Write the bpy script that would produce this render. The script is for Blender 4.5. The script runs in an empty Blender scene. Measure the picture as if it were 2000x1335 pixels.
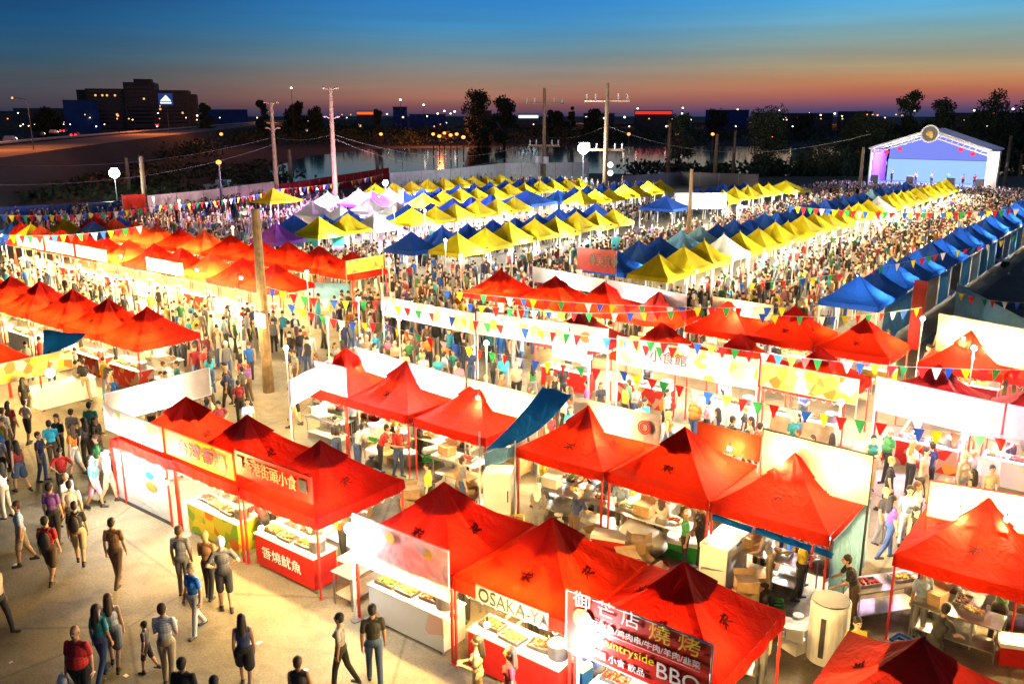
import bpy, bmesh, math, random
import numpy as np
from mathutils import Vector, Matrix
random.seed(7); rng = np.random.default_rng(7)
sc = bpy.context.scene
col = sc.collection
PI = math.pi

# ------------------------------------------------------------------ camera
FPX = 1706.0; CAMH = 11.2
TH = math.atan(442/FPX); YAW = math.radians(37.45)
cf = (-math.sin(YAW)*math.cos(TH), math.cos(YAW)*math.cos(TH), -math.sin(TH))
cr = (math.cos(YAW), math.sin(YAW), 0)
cu = (cr[1]*cf[2]-cr[2]*cf[1], cr[2]*cf[0]-cr[0]*cf[2], cr[0]*cf[1]-cr[1]*cf[0])
cam = bpy.data.objects.new('camera', bpy.data.cameras.new('camera')); col.objects.link(cam)
cam.location = (0, 0, CAMH); cam.rotation_euler = (PI/2-TH, 0, YAW)
cam.data.sensor_width = 36; cam.data.lens = FPX/2000*36
cam.data.clip_start = 0.2; cam.data.clip_end = 30000
sc.camera = cam
def W(x, y, z=0.0):                       # where a sight line of the survey photo meets height z
    u = (x-1000)/FPX; v = (667.5-y)/FPX
    d = [cf[i]+u*cr[i]+v*cu[i] for i in range(3)]
    t = (z-CAMH)/d[2]
    return (d[0]*t, d[1]*t)
def P(X, Y, Z):
    p = (X, Y, Z-CAMH); c = sum(cf[i]*p[i] for i in range(3))
    if c < .1: return (-9999, -9999)
    return (1000+FPX*sum(cr[i]*p[i] for i in range(3))/c, 667.5-FPX*sum(cu[i]*p[i] for i in range(3))/c)
def along(x, dist):                       # point on the ground at a horizontal distance, in the direction of column x at the horizon
    a = math.atan((x-1000)/(FPX/math.cos(TH)))
    return (dist*(-math.sin(YAW-a)), dist*math.cos(YAW-a))
def zfor(X, Y, y):                        # height at which (X, Y) shows at row y
    lo, hi = -5, 300
    for _ in range(50):
        m = (lo+hi)/2
        if P(X, Y, m)[1] > y: lo = m
        else: hi = m
    return lo
def S(r, g, b):                           # sRGB 0..255 -> linear
    f = lambda c: (c/255/12.92) if c <= 10 else ((c/255+.055)/1.055)**2.4
    return (f(r), f(g), f(b), 1)

# ------------------------------------------------------------------ materials
def newmat(name):
    m = bpy.data.materials.new(name); m.use_nodes = True
    nt = m.node_tree; nt.nodes.clear()
    out = nt.nodes.new('ShaderNodeOutputMaterial')
    return m, nt, out
def N(nt, t, **kw):
    n = nt.nodes.new(t)
    for k, v in kw.items():
        if k in n.inputs: n.inputs[k].default_value = v
        else: setattr(n, k, v)
    return n
def noisy(nt, c, scale, amt, coord='Object', detail=4):
    tc = N(nt, 'ShaderNodeTexCoord'); no = N(nt, 'ShaderNodeTexNoise', Scale=scale, Detail=detail)
    nt.links.new(tc.outputs[coord], no.inputs['Vector'])
    ra = N(nt, 'ShaderNodeMapRange'); ra.inputs['From Min'].default_value = .3; ra.inputs['From Max'].default_value = .7
    ra.inputs['To Min'].default_value = 1-amt; ra.inputs['To Max'].default_value = 1+amt*.6
    nt.links.new(no.outputs['Fac'], ra.inputs['Value'])
    mx = N(nt, 'ShaderNodeVectorMath', operation='SCALE'); mx.inputs[0].default_value = c[:3]
    nt.links.new(ra.outputs['Result'], mx.inputs['Scale'])
    return mx.outputs['Vector'], no
def solid(name, c, rough=.6, scale=6, amt=.25, metal=0, bump=.0, coat=0):
    m, nt, out = newmat(name)
    b = N(nt, 'ShaderNodeBsdfPrincipled', Roughness=rough, Metallic=metal)
    cs, no = noisy(nt, c, scale, amt)
    nt.links.new(cs, b.inputs['Base Color'])
    if bump:
        bp = N(nt, 'ShaderNodeBump', Strength=bump, Distance=.02); nt.links.new(no.outputs['Fac'], bp.inputs['Height'])
        nt.links.new(bp.outputs['Normal'], b.inputs['Normal'])
    nt.links.new(b.outputs[0], out.inputs[0]); return m
def fabric(name, c, trans=.35, tc=None, wr=.5):
    m, nt, out = newmat(name)
    cs0, no = noisy(nt, c, 1.6, .22)
    oi = N(nt, 'ShaderNodeObjectInfo'); orr = N(nt, 'ShaderNodeMapRange'); orr.inputs['To Min'].default_value = .72; orr.inputs['To Max'].default_value = 1.15
    nt.links.new(oi.outputs['Random'], orr.inputs['Value']); ov = N(nt, 'ShaderNodeVectorMath', operation='SCALE'); nt.links.new(cs0, ov.inputs[0]); nt.links.new(orr.outputs[0], ov.inputs['Scale']); cs = ov.outputs['Vector']
    d = N(nt, 'ShaderNodeBsdfPrincipled', Roughness=.8)
    d.inputs['Specular IOR Level'].default_value = .12
    t = N(nt, 'ShaderNodeBsdfTranslucent'); t.inputs['Color'].default_value = (*(tc or c)[:3], 1)
    tcn = N(nt, 'ShaderNodeTexCoord'); n2 = N(nt, 'ShaderNodeTexNoise', Scale=2.6, Detail=3, Distortion=1.2)
    nt.links.new(tcn.outputs['Object'], n2.inputs['Vector'])
    bp = N(nt, 'ShaderNodeBump', Strength=wr, Distance=.12)
    nt.links.new(n2.outputs['Fac'], bp.inputs['Height'])
    nt.links.new(cs, d.inputs['Base Color'])
    nt.links.new(bp.outputs[0], d.inputs['Normal']); nt.links.new(bp.outputs[0], t.inputs['Normal'])
    mx = N(nt, 'ShaderNodeMixShader', Fac=trans)
    nt.links.new(d.outputs[0], mx.inputs[1]); nt.links.new(t.outputs[0], mx.inputs[2]); nt.links.new(mx.outputs[0], out.inputs[0])
    return m
def emit(name, c, s):
    m, nt, out = newmat(name)
    e = N(nt, 'ShaderNodeEmission', Strength=s); e.inputs['Color'].default_value = (*c[:3], 1)
    nt.links.new(e.outputs[0], out.inputs[0])
    try: m.cycles.emission_sampling = 'NONE'
    except Exception: pass
    return m
def propmat(name, prop, rough=.75, stripes=False):
    m, nt, out = newmat(name)
    a = N(nt, 'ShaderNodeAttribute', attribute_type='OBJECT', attribute_name=prop)
    tcn = N(nt, 'ShaderNodeTexCoord'); no = N(nt, 'ShaderNodeTexNoise', Scale=9., Detail=3)
    nt.links.new(tcn.outputs['Object'], no.inputs['Vector'])
    ra = N(nt, 'ShaderNodeMapRange'); ra.inputs['To Min'].default_value = .75; ra.inputs['To Max'].default_value = 1.2
    nt.links.new(no.outputs['Fac'], ra.inputs['Value'])
    mx = N(nt, 'ShaderNodeVectorMath', operation='SCALE')
    nt.links.new(a.outputs['Color'], mx.inputs[0]); nt.links.new(ra.outputs['Result'], mx.inputs['Scale'])
    b = N(nt, 'ShaderNodeBsdfPrincipled', Roughness=rough)
    bp = N(nt, 'ShaderNodeBump', Strength=.12, Distance=.02); nt.links.new(no.outputs['Fac'], bp.inputs['Height'])
    nt.links.new(bp.outputs[0], b.inputs['Normal'])
    cs = mx.outputs['Vector']
    if stripes:     # some shirts are striped, some carry a darker printed patch
        wv = N(nt, 'ShaderNodeTexWave', Scale=7., Distortion=.3, bands_direction='Z'); nt.links.new(tcn.outputs['Object'], wv.inputs['Vector'])
        vo = N(nt, 'ShaderNodeTexVoronoi', Scale=5.5); nt.links.new(tcn.outputs['Object'], vo.inputs['Vector'])
        oi = N(nt, 'ShaderNodeObjectInfo')
        def gate(lo, hi):
            a1 = N(nt, 'ShaderNodeMath', operation='GREATER_THAN'); a1.inputs[1].default_value = lo; a2 = N(nt, 'ShaderNodeMath', operation='LESS_THAN'); a2.inputs[1].default_value = hi; a3 = N(nt, 'ShaderNodeMath', operation='MULTIPLY')
            nt.links.new(oi.outputs['Random'], a1.inputs[0]); nt.links.new(oi.outputs['Random'], a2.inputs[0]); nt.links.new(a1.outputs[0], a3.inputs[0]); nt.links.new(a2.outputs[0], a3.inputs[1]); return a3.outputs[0]
        for src, g in ((wv.outputs['Fac'], gate(.82, 1.1)), (vo.outputs['Distance'], gate(.35, .6))):
            th = N(nt, 'ShaderNodeMath', operation='LESS_THAN'); th.inputs[1].default_value = .35; nt.links.new(src, th.inputs[0])
            ml = N(nt, 'ShaderNodeMath', operation='MULTIPLY'); nt.links.new(th.outputs[0], ml.inputs[0]); nt.links.new(g, ml.inputs[1])
            m2_ = N(nt, 'ShaderNodeMixRGB', blend_type='MULTIPLY'); m2_.inputs[2].default_value = (.68, .68, .70, 1)
            nt.links.new(ml.outputs[0], m2_.inputs[0]); nt.links.new(cs, m2_.inputs[1]); cs = m2_.outputs[0]
    nt.links.new(cs, b.inputs['Base Color']); nt.links.new(b.outputs[0], out.inputs[0])
    return m
M = {}
M['red'] = fabric('red_canvas', (.52, .009, .004), .34, (.58, .02, .004))
M['crimson'] = fabric('crimson_canvas', (.40, .006, .006), .3, (.5, .012, .005))
M['darkred'] = fabric('maroon_canvas', (.36, .02, .02), .3, (.5, .03, .02))
M['orange'] = fabric('orange_canvas', (.62, .06, .02), .4, (.7, .09, .02))
M['yellow'] = fabric('yellow_canvas', (.50, .40, .008), .38, (.66, .50, .01))
M['blue'] = fabric('navy_canvas', (.02, .075, .38), .4, (.03, .17, .7))
M['white'] = fabric('white_canvas', (.78, .77, .73), .4)
M['cream'] = fabric('cream_canvas', (.72, .60, .45), .4)
M['pinkw'] = fabric('pale_pink_canvas', (.75, .62, .62), .4)
M['tarp'] = fabric('blue_tarp', (.002, .11, .46), .08, (.02, .3, .6), .8)
M['ltarp'] = fabric('light_blue_tarp', (.25, .50, .68), .4, (.3, .6, .8), .8)
M['purple'] = fabric('violet_canvas', (.22, .06, .5), .4)
M['clear'] = None
m, nt, out = newmat('clear_plastic_sheet')
a_ = N(nt, 'ShaderNodeBsdfTransparent'); b_ = N(nt, 'ShaderNodeBsdfTranslucent'); c_ = N(nt, 'ShaderNodeBsdfDiffuse')
b_.inputs['Color'].default_value = (.8, .85, .9, 1); c_.inputs['Color'].default_value = (.8, .85, .9, 1)
x1 = N(nt, 'ShaderNodeMixShader', Fac=.5); x2 = N(nt, 'ShaderNodeMixShader')
tcn = N(nt, 'ShaderNodeTexCoord'); no = N(nt, 'ShaderNodeTexNoise', Scale=2.2, Detail=4, Distortion=1.5)
rr = N(nt, 'ShaderNodeMapRange'); rr.inputs['From Min'].default_value = .35; rr.inputs['From Max'].default_value = .65
rr.inputs['To Min'].default_value = .3; rr.inputs['To Max'].default_value = .75
nt.links.new(tcn.outputs['Object'], no.inputs['Vector']); nt.links.new(no.outputs['Fac'], rr.inputs['Value']); nt.links.new(rr.outputs[0], x2.inputs[0])
nt.links.new(b_.outputs[0], x1.inputs[1]); nt.links.new(c_.outputs[0], x1.inputs[2])
nt.links.new(a_.outputs[0], x2.inputs[1]); nt.links.new(x1.outputs[0], x2.inputs[2]); nt.links.new(x2.outputs[0], out.inputs[0])
M['clear'] = m
M['steel'] = solid('brushed_steel', (.55, .55, .56), .32, 12, .15, .9)
M['pole'] = solid('painted_steel', (.75, .74, .72), .4, 5, .2)
M['redpole'] = solid('red_painted_steel', (.5, .03, .02), .4, 5, .2)
M['whitepaint'] = solid('white_enamel', (.78, .78, .76), .35, 2.5, .12)
M['redpaint'] = solid('red_vinyl', (.55, .015, .01), .4, 3, .2)
M['yellowpaint'] = solid('yellow_vinyl', (.75, .52, .03), .4, 3, .2)
M['goldpaint'] = solid('gold_vinyl', (.6, .38, .05), .4, 3, .3)
M['greenpaint'] = solid('green_plastic', (.02, .35, .06), .4, 3, .2)
M['bluepaint'] = solid('blue_plastic', (.01, .10, .42), .4, 3, .2)
M['cyanpaint'] = solid('cyan_plastic', (.03, .45, .62), .4, 3, .2)
M['black'] = solid('black_rubber', (.02, .02, .022), .6, 8, .3)
M['dark'] = solid('dark_steel', (.05, .05, .055), .45, 8, .4)
M['card'] = solid('cardboard', (.42, .27, .13), .85, 7, .25)
M['wood'] = solid('weathered_wood', (.30, .21, .12), .85, 4, .45, bump=.5)
M['polewood'] = solid('dark_pole_wood', (.17, .115, .055), .9, 4, .4, bump=.4)
M['ply'] = solid('plywood', (.50, .34, .18), .7, 3, .3)
M['skinm'] = solid('wall_grey', (.45, .44, .42), .8, .6, .2)
M['concrete'] = solid('concrete', (.34, .33, .31), .85, 2, .3, bump=.3)
M['foodo'] = solid('grilled_meat', (.50, .14, .02), .5, 30, .7, bump=.8)
M['foody'] = solid('fried_batter', (.62, .36, .05), .5, 30, .6, bump=.8)
M['foodb'] = solid('dark_noodles', (.18, .07, .02), .4, 30, .7, bump=.8)
M['foodg'] = solid('leafy_greens', (.10, .28, .03), .5, 30, .7, bump=.8)
M['foodr'] = solid('red_sauce', (.50, .03, .01), .3, 30, .5, bump=.6)
M['ink'] = fabric('faded_dark_print', (.10, .012, .008), .3)
M['tan'] = solid('tan_lettering', (.60, .42, .22), .6, 8, .2)
M['leaf'] = solid('foliage', (.045, .065, .02), .7, .5, .6)
M['bark'] = solid('bark', (.10, .075, .05), .9, 3, .5, bump=.6)
M['cable'] = solid('weathered_cable', (.10, .10, .10), .7)
M['hotel'] = solid('hotel_concrete', (.10, .085, .07), .8, .08, .3)
M['farwall'] = solid('far_building_wall', (.12, .11, .10), .8, .1, .4)
M['farblue'] = solid('far_blue_panel', (.03, .08, .28), .7, .1, .4)
M['glass'] = solid('dark_glass', (.02, .022, .03), .1, 1, .3)
M['bulb'] = emit('glowing_bulb', (1, .80, .45), 40)
M['bulbw'] = emit('white_floodlight', (.95, 1, .97), 60)
M['winlit'] = emit('lit_window', (1, .55, .2), 1.2)
M['lampfar'] = emit('far_lamp_glow', (1, .72, .55), 7)
M['lampwhite'] = emit('far_white_lamp_glow', (.85, 1, .8), 6)
M['lampora'] = emit('far_sodium_lamp_glow', (1, .28, .05), 4)
M['signred'] = emit('red_backlit_sign', (1, .02, .01), 1.6)
M['signora'] = emit('orange_backlit_sign', (1, .12, .02), 1.5)
M['signwhite'] = emit('white_backlit_sign', (.75, .9, 1), 1.6)
M['signblue'] = emit('blue_backlit_sign', (.06, .12, .5), .35)
M['tail'] = emit('tail_light_glow', (1, .02, .02), 5)
M['head'] = emit('headlight_glow', (1, .9, .8), 6)
M['screen'] = emit('stage_screen_glow', (.24, .30, 1), .95)
M['screen2'] = emit('stage_bright_screen_glow', (.33, .55, 1), 1.2)
M['lantern'] = emit('red_paper_lantern_glow', (1, .05, .12), 1.4)
M['skin'] = propmat('skin', 'skin_col', .55); M['shirt'] = propmat('shirt_cloth', 'shirt_col', stripes=True)
M['pants'] = propmat('trouser_cloth', 'pants_col'); M['hair'] = propmat('hair', 'hair_col', .6); M['shoe'] = propmat('shoe_leather', 'shoe_col', .5)
M['eye'] = solid('eye_dark', (.02, .015, .01), .2)
PM = [M['skin'], M['shirt'], M['pants'], M['hair'], M['shoe'], M['eye']]

# ground: worn asphalt and concrete
m, nt, out = newmat('worn_market_ground')
tcn = N(nt, 'ShaderNodeTexCoord')
b = N(nt, 'ShaderNodeBsdfPrincipled', Roughness=.72)
n1 = N(nt, 'ShaderNodeTexNoise', Scale=.35, Detail=8, Roughness=.65); n2 = N(nt, 'ShaderNodeTexNoise', Scale=18., Detail=4)
nt.links.new(tcn.outputs['Object'], n1.inputs[0]); nt.links.new(tcn.outputs['Object'], n2.inputs[0])
r = N(nt, 'ShaderNodeValToRGB'); r.color_ramp.elements[0].position = .3; r.color_ramp.elements[1].position = .72
r.color_ramp.elements[0].color = (.13, .11, .072, 1); r.color_ramp.elements[1].color = (.30, .26, .175, 1)
nt.links.new(n1.outputs['Fac'], r.inputs[0])
mx = N(nt, 'ShaderNodeMixRGB', blend_type='MULTIPLY', Fac=.5); nt.links.new(r.outputs[0], mx.inputs[1])
r2 = N(nt, 'ShaderNodeValToRGB'); r2.color_ramp.elements[0].position = .35; r2.color_ramp.elements[0].color = (.45, .45, .45, 1); r2.color_ramp.elements[1].position = .6
nt.links.new(n2.outputs['Fac'], r2.inputs[0]); nt.links.new(r2.outputs[0], mx.inputs[2])
n3 = N(nt, 'ShaderNodeTexNoise', Scale=1.3, Detail=6, Distortion=1.4); nt.links.new(tcn.outputs['Object'], n3.inputs[0]); r3 = N(nt, 'ShaderNodeValToRGB'); r3.color_ramp.elements[0].position = .36; r3.color_ramp.elements[0].color = (.5, .48, .45, 1); r3.color_ramp.elements[1].position = .52
nt.links.new(n3.outputs['Fac'], r3.inputs[0]); mx3 = N(nt, 'ShaderNodeMixRGB', blend_type='MULTIPLY', Fac=.42); nt.links.new(mx.outputs[0], mx3.inputs[1]); nt.links.new(r3.outputs[0], mx3.inputs[2])
vc = N(nt, 'ShaderNodeTexVoronoi', feature='DISTANCE_TO_EDGE', Scale=.22); nt.links.new(n1.outputs['Color'], vc.inputs['Vector']) if False else nt.links.new(tcn.outputs['Object'], vc.inputs['Vector'])
r4 = N(nt, 'ShaderNodeValToRGB'); r4.color_ramp.elements[0].position = .0; r4.color_ramp.elements[0].color = (.4, .4, .4, 1); r4.color_ramp.elements[1].position = .012; nt.links.new(vc.outputs['Distance'], r4.inputs[0])
mx4 = N(nt, 'ShaderNodeMixRGB', blend_type='MULTIPLY', Fac=.7); nt.links.new(mx3.outputs[0], mx4.inputs[1]); nt.links.new(r4.outputs[0], mx4.inputs[2])
nt.links.new(mx4.outputs[0], b.inputs['Base Color'])
bp = N(nt, 'ShaderNodeBump', Strength=.25, Distance=.02); nt.links.new(n2.outputs['Fac'], bp.inputs['Height']); nt.links.new(bp.outputs[0], b.inputs['Normal'])
nt.links.new(b.outputs[0], out.inputs[0]); M['ground'] = m
M['field'] = solid('dark_earth', (.045, .042, .036), .95, .02, .5)
M['asphalt'] = solid('dark_asphalt', (.05, .05, .05), .8, .8, .4)
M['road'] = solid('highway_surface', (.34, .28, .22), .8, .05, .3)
m, nt, out = newmat('river_water')
b = N(nt, 'ShaderNodeBsdfPrincipled', Roughness=.07, IOR=1.33); b.inputs['Base Color'].default_value = (.012, .016, .018, 1)
tcn = N(nt, 'ShaderNodeTexCoord'); mp = N(nt, 'ShaderNodeMapping'); mp.inputs['Scale'].default_value = (.35, .12, 1); mp.inputs['Rotation'].default_value = (0, 0, YAW)
no = N(nt, 'ShaderNodeTexNoise', Scale=1., Detail=5); bp = N(nt, 'ShaderNodeBump', Strength=.11, Distance=.1)
nt.links.new(tcn.outputs['Object'], mp.inputs[0]); nt.links.new(mp.outputs[0], no.inputs[0]); nt.links.new(no.outputs['Fac'], bp.inputs['Height']); nt.links.new(bp.outputs[0], b.inputs['Normal'])
nt.links.new(b.outputs[0], out.inputs[0]); M['water'] = m
# crowd vertex colour
m, nt, out = newmat('crowd_clothing')
a_ = N(nt, 'ShaderNodeAttribute', attribute_name='Col'); b = N(nt, 'ShaderNodeBsdfPrincipled', Roughness=.75)
nt.links.new(a_.outputs['Color'], b.inputs['Base Color']); nt.links.new(b.outputs[0], out.inputs[0]); M['crowd'] = m
# printed food photographs on banners
def printed(name, base, cols, scale):
    m, nt, out = newmat(name)
    tcn = N(nt, 'ShaderNodeTexCoord'); v = N(nt, 'ShaderNodeTexVoronoi', Scale=scale); nt.links.new(tcn.outputs['Object'], v.inputs['Vector'])
    sp = N(nt, 'ShaderNodeSeparateColor'); nt.links.new(v.outputs['Color'], sp.inputs[0])
    r = N(nt, 'ShaderNodeValToRGB'); r.color_ramp.interpolation = 'CONSTANT'
    k = len(cols)
    r.color_ramp.elements[0].color = (*base, 1); r.color_ramp.elements[1].position = .5; r.color_ramp.elements[1].color = (*cols[0], 1)
    for i, c in enumerate(cols[1:]):
        e = r.color_ramp.elements.new(.5+.5*(i+1)/k); e.color = (*c, 1)
    nt.links.new(sp.outputs[0], r.inputs[0])
    d = N(nt, 'ShaderNodeBsdfPrincipled', Roughness=.5); t = N(nt, 'ShaderNodeBsdfTranslucent'); x = N(nt, 'ShaderNodeMixShader', Fac=.3)
    nt.links.new(r.outputs[0], d.inputs['Base Color']); nt.links.new(r.outputs[0], t.inputs['Color'])
    nt.links.new(d.outputs[0], x.inputs[1]); nt.links.new(t.outputs[0], x.inputs[2]); nt.links.new(x.outputs[0], out.inputs[0])
    return m
M['print_y'] = printed('yellow_food_print', (.7, .5, .15), [(.75, .6, .05), (.6, .2, .02), (.7, .65, .5)], 3.2)
M['print_w'] = printed('white_food_print', (.78, .77, .72), [(.8, .78, .74), (.65, .6, .1), (.75, .5, .4)], 2.2)
M['print_r'] = printed('red_food_print', (.5, .02, .01), [(.55, .02, .01), (.6, .3, .05), (.5, .3, .2)], 3.)
M['print_g'] = printed('green_yellow_print', (.45, .45, .03), [(.6, .5, .03), (.55, .15, .02), (.2, .35, .03)], 3.)
M['print_p'] = printed('pale_menu_print', (.75, .72, .68), [(.7, .45, .05), (.55, .5, .1), (.45, .08, .04)], 5.)

# ------------------------------------------------------------------ mesh builder
class MB:
    def __init__(s): s.v = []; s.f = []; s.m = []
    def add(s, vs, fs, mi=0):
        o = len(s.v); s.v += [tuple(v) for v in vs]; s.f += [tuple(i+o for i in f) for f in fs]; s.m += [mi]*len(fs); return s
    def box(s, x0, x1, y0, y1, z0, z1, mi=0, rz=0):
        vs = [(x, y, z) for z in (z0, z1) for x, y in ((x0, y0), (x1, y0), (x1, y1), (x0, y1))]
        if rz:
            cx, cy = (x0+x1)/2, (y0+y1)/2; c, q = math.cos(rz), math.sin(rz)
            vs = [(cx+(x-cx)*c-(y-cy)*q, cy+(x-cx)*q+(y-cy)*c, z) for x, y, z in vs]
        return s.add(vs, [(3, 2, 1, 0), (4, 5, 6, 7), (0, 1, 5, 4), (1, 2, 6, 5), (2, 3, 7, 6), (3, 0, 4, 7)], mi)
    def tube(s, p0, p1, r0, r1=None, n=8, mi=0, cap=True):
        r1 = r0 if r1 is None else r1
        p0 = Vector(p0); p1 = Vector(p1); d = (p1-p0)
        if d.length < 1e-6: return s
        d.normalize(); a = Vector((0, 0, 1)) if abs(d.z) < .9 else Vector((1, 0, 0))
        u = d.cross(a).normalized(); w = d.cross(u)
        vs = []
        for p, r in ((p0, r0), (p1, r1)):
            for i in range(n):
                t = 2*PI*i/n; vs.append(p+u*(r*math.cos(t))+w*(r*math.sin(t)))
        fs = [(i, (i+1) % n, n+(i+1) % n, n+i) for i in range(n)]
        if cap: fs += [tuple(range(n-1, -1, -1)), tuple(range(n, 2*n))]
        return s.add(vs, fs, mi)
    def ball(s, c, r, mi=0, n=8, k=6, sq=(1, 1, 1)):
        vs = [(c[0], c[1], c[2]-r*sq[2])]
        for j in range(1, k):
            a = -PI/2+PI*j/k
            for i in range(n):
                t = 2*PI*i/n; vs.append((c[0]+r*sq[0]*math.cos(a)*math.cos(t), c[1]+r*sq[1]*math.cos(a)*math.sin(t), c[2]+r*sq[2]*math.sin(a)))
        vs.append((c[0], c[1], c[2]+r*sq[2])); L = len(vs)-1
        fs = [(0, 1+(i+1) % n, 1+i) for i in range(n)]
        for j in range(k-2):
            for i in range(n):
                fs.append((1+j*n+i, 1+j*n+(i+1) % n, 1+(j+1)*n+(i+1) % n, 1+(j+1)*n+i))
        fs += [(L, 1+(k-2)*n+i, 1+(k-2)*n+(i+1) % n) for i in range(n)]
        return s.add(vs, fs, mi)
    def mesh(s, name, mats, smooth=False):
        me = bpy.data.meshes.new(name); me.from_pydata(s.v, [], s.f)
        for m in mats: me.materials.append(m)
        if len(mats) > 1: me.polygons.foreach_set('material_index', s.m)
        if smooth: me.polygons.foreach_set('use_smooth', [True]*len(s.f))
        me.update(); return me
    def build(s, name, mats, parent=None, loc=None, smooth=False):
        if not isinstance(mats, (list, tuple)): mats = [mats]
        return link(name, s.mesh(name, mats, smooth), parent, loc)
def link(name, data, parent=None, loc=None, rz=0):
    o = bpy.data.objects.new(name, data); col.objects.link(o)
    if parent: o.parent = parent
    if loc: o.location = loc
    if rz: o.rotation_euler = (0, 0, rz)
    return o
LONG = []
def tag(o, label=None, cat=None, group=None, kind=None):
    if label:
        if len(label.split()) > 16: LONG.append(label)
        o['label'] = label
    if cat: o['category'] = cat
    if group: o['group'] = group
    if kind: o['kind'] = kind
    return o
KIDS = {}
def copy_tree(o, parent=None):
    c = o.copy(); col.objects.link(c); c.parent = parent
    for ch in [q for q in protokids(o)]: copy_tree(ch, c)
    return c
def protokids(o):
    if o.name not in KIDS: KIDS[o.name] = [q for q in o.children]
    return KIDS[o.name]
PROTOS = []
def proto(o): PROTOS.append(o); return o
def place(p, loc, rz=0, label=None, group=None, cat=None, scale=None):
    c = copy_tree(p); c.location = loc; c.rotation_euler = (0, 0, rz)
    if scale: c.scale = (scale,)*3 if not isinstance(scale, tuple) else scale
    tag(c, label, cat, group); return c
LP = 3.1
def lamp(loc, power, c=(1, .72, .36), r=.12, parent=None, name='lamp_light', spot=None):
    l = bpy.data.lights.new(name, 'POINT'); l.energy = power*LP; l.color = c; l.shadow_soft_size = r
    o = bpy.data.objects.new(name, l); col.objects.link(o); o.location = loc
    if parent: o.parent = parent
    return o
WARM = (1, .66, .25); WHITE = (1, .93, .80); COOL = (.9, .97, 1); PINK = (1, .62, .95); VIOLET = (.75, .3, 1); BLUEL = (.3, .45, 1)
ORD = ['first', 'second', 'third', 'fourth', 'fifth', 'sixth', 'seventh', 'eighth', 'ninth', 'tenth', 'eleventh', 'twelfth', 'thirteenth', 'fourteenth', 'fifteenth',
       'sixteenth', 'seventeenth', 'eighteenth', 'nineteenth', 'twentieth', 'twenty-first', 'twenty-second', 'twenty-third', 'twenty-fourth', 'twenty-fifth', 'twenty-sixth', 'twenty-seventh', 'twenty-eighth', 'twenty-ninth', 'thirtieth']

# ------------------------------------------------------------------ canopy tents
def canopy_mb(w, eave, peak, n, seed, cap=True, val=.27, hexp=1.25):
    rd = random.Random(seed); mb = MB(); h = w/2
    ph = [rd.uniform(0, 6.28) for _ in range(6)]; rd0 = rd.random()
    def zz(x, y):
        ax, ay = abs(x)/h, abs(y)/h; r = max(ax, ay); q = min(ax, ay)/(r+1e-6)
        base = eave+(peak-eave)*(1-r)**hexp
        sag = -(.08+.11*rd0)*(1-q)**1.2*math.sin(PI*min(1, r))*(1 if r < 1 else 0)-.03*(1-q)*r
        ang = math.atan2(y, x)
        fold = .018*math.sin(ang*9+ph[0])*math.sin(PI*r)+.012*math.sin(ang*17+ph[1])*(r*(1-r)*4)
        return base+sag+fold+.02*math.sin(x*2.1+ph[2])*math.sin(y*1.7+ph[3])*(1-r)
    xs = [-h+w*i/n for i in range(n+1)]
    vs = [(x, y, zz(x, y)) for y in xs for x in xs]
    fs = []
    for j in range(n):
        for i in range(n):
            a, b, c, d = j*(n+1)+i, j*(n+1)+i+1, (j+1)*(n+1)+i+1, (j+1)*(n+1)+i
            if (i < n/2) == (j < n/2): fs += [(a, b, c), (a, c, d)]
            else: fs += [(a, b, d), (b, c, d)]
    mb.add(vs, fs)
    if cap:   # vent cap laid over the peak
        k = 24; cr_ = h*.36; vs = [(0, 0, peak+.10)]; fs = []
        for q, (rr_, dz) in enumerate(((.35, 0), (.7, 0), (1., -.01))):
            for i in range(k):
                a = 2*PI*i/k; sq = 1/max(abs(math.cos(a)), abs(math.sin(a)))**.8
                R_ = cr_*rr_*sq*(1+.05*math.sin(i*2.7+ph[4])*rr_)
                x, y = R_*math.cos(a), R_*math.sin(a)
                vs.append((x, y, zz(x, y)+.07+dz+.025*math.sin(i*3.1+ph[5])*rr_))
        fs = [(0, 1+i, 1+(i+1) % k) for i in range(k)]
        for q in range(2): fs += [(1+q*k+i, 1+(q+1)*k+i, 1+(q+1)*k+(i+1) % k, 1+q*k+(i+1) % k) for i in range(k)]
        mb.add(vs, fs)
    return mb, zz
def valance_mb(w, eave, seed, val=.27):
    rd = random.Random(seed+5); mb = MB(); h = w/2+.004; n = 12
    for s in range(4):
        vs = []; 
        for i in range(n+1):
            t = -h+2*h*i/n; o = h+.01*math.sin(i*1.3+s)
            zz_ = eave-.03*(1-abs(t)/h)*1
            for z, oo in ((zz_+.004, h), (zz_-val+.012*math.sin(i*2.2+s), h+.03+.02*math.sin(i*1.9+s))):
                p = [(t, -oo), (oo, t), (-t, oo), (-oo, -t)][s]; vs.append((p[0], p[1], z))
        mb.add(vs, [(2*i, 2*i+1, 2*i+3, 2*i+2) for i in range(n)])
    return mb
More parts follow.
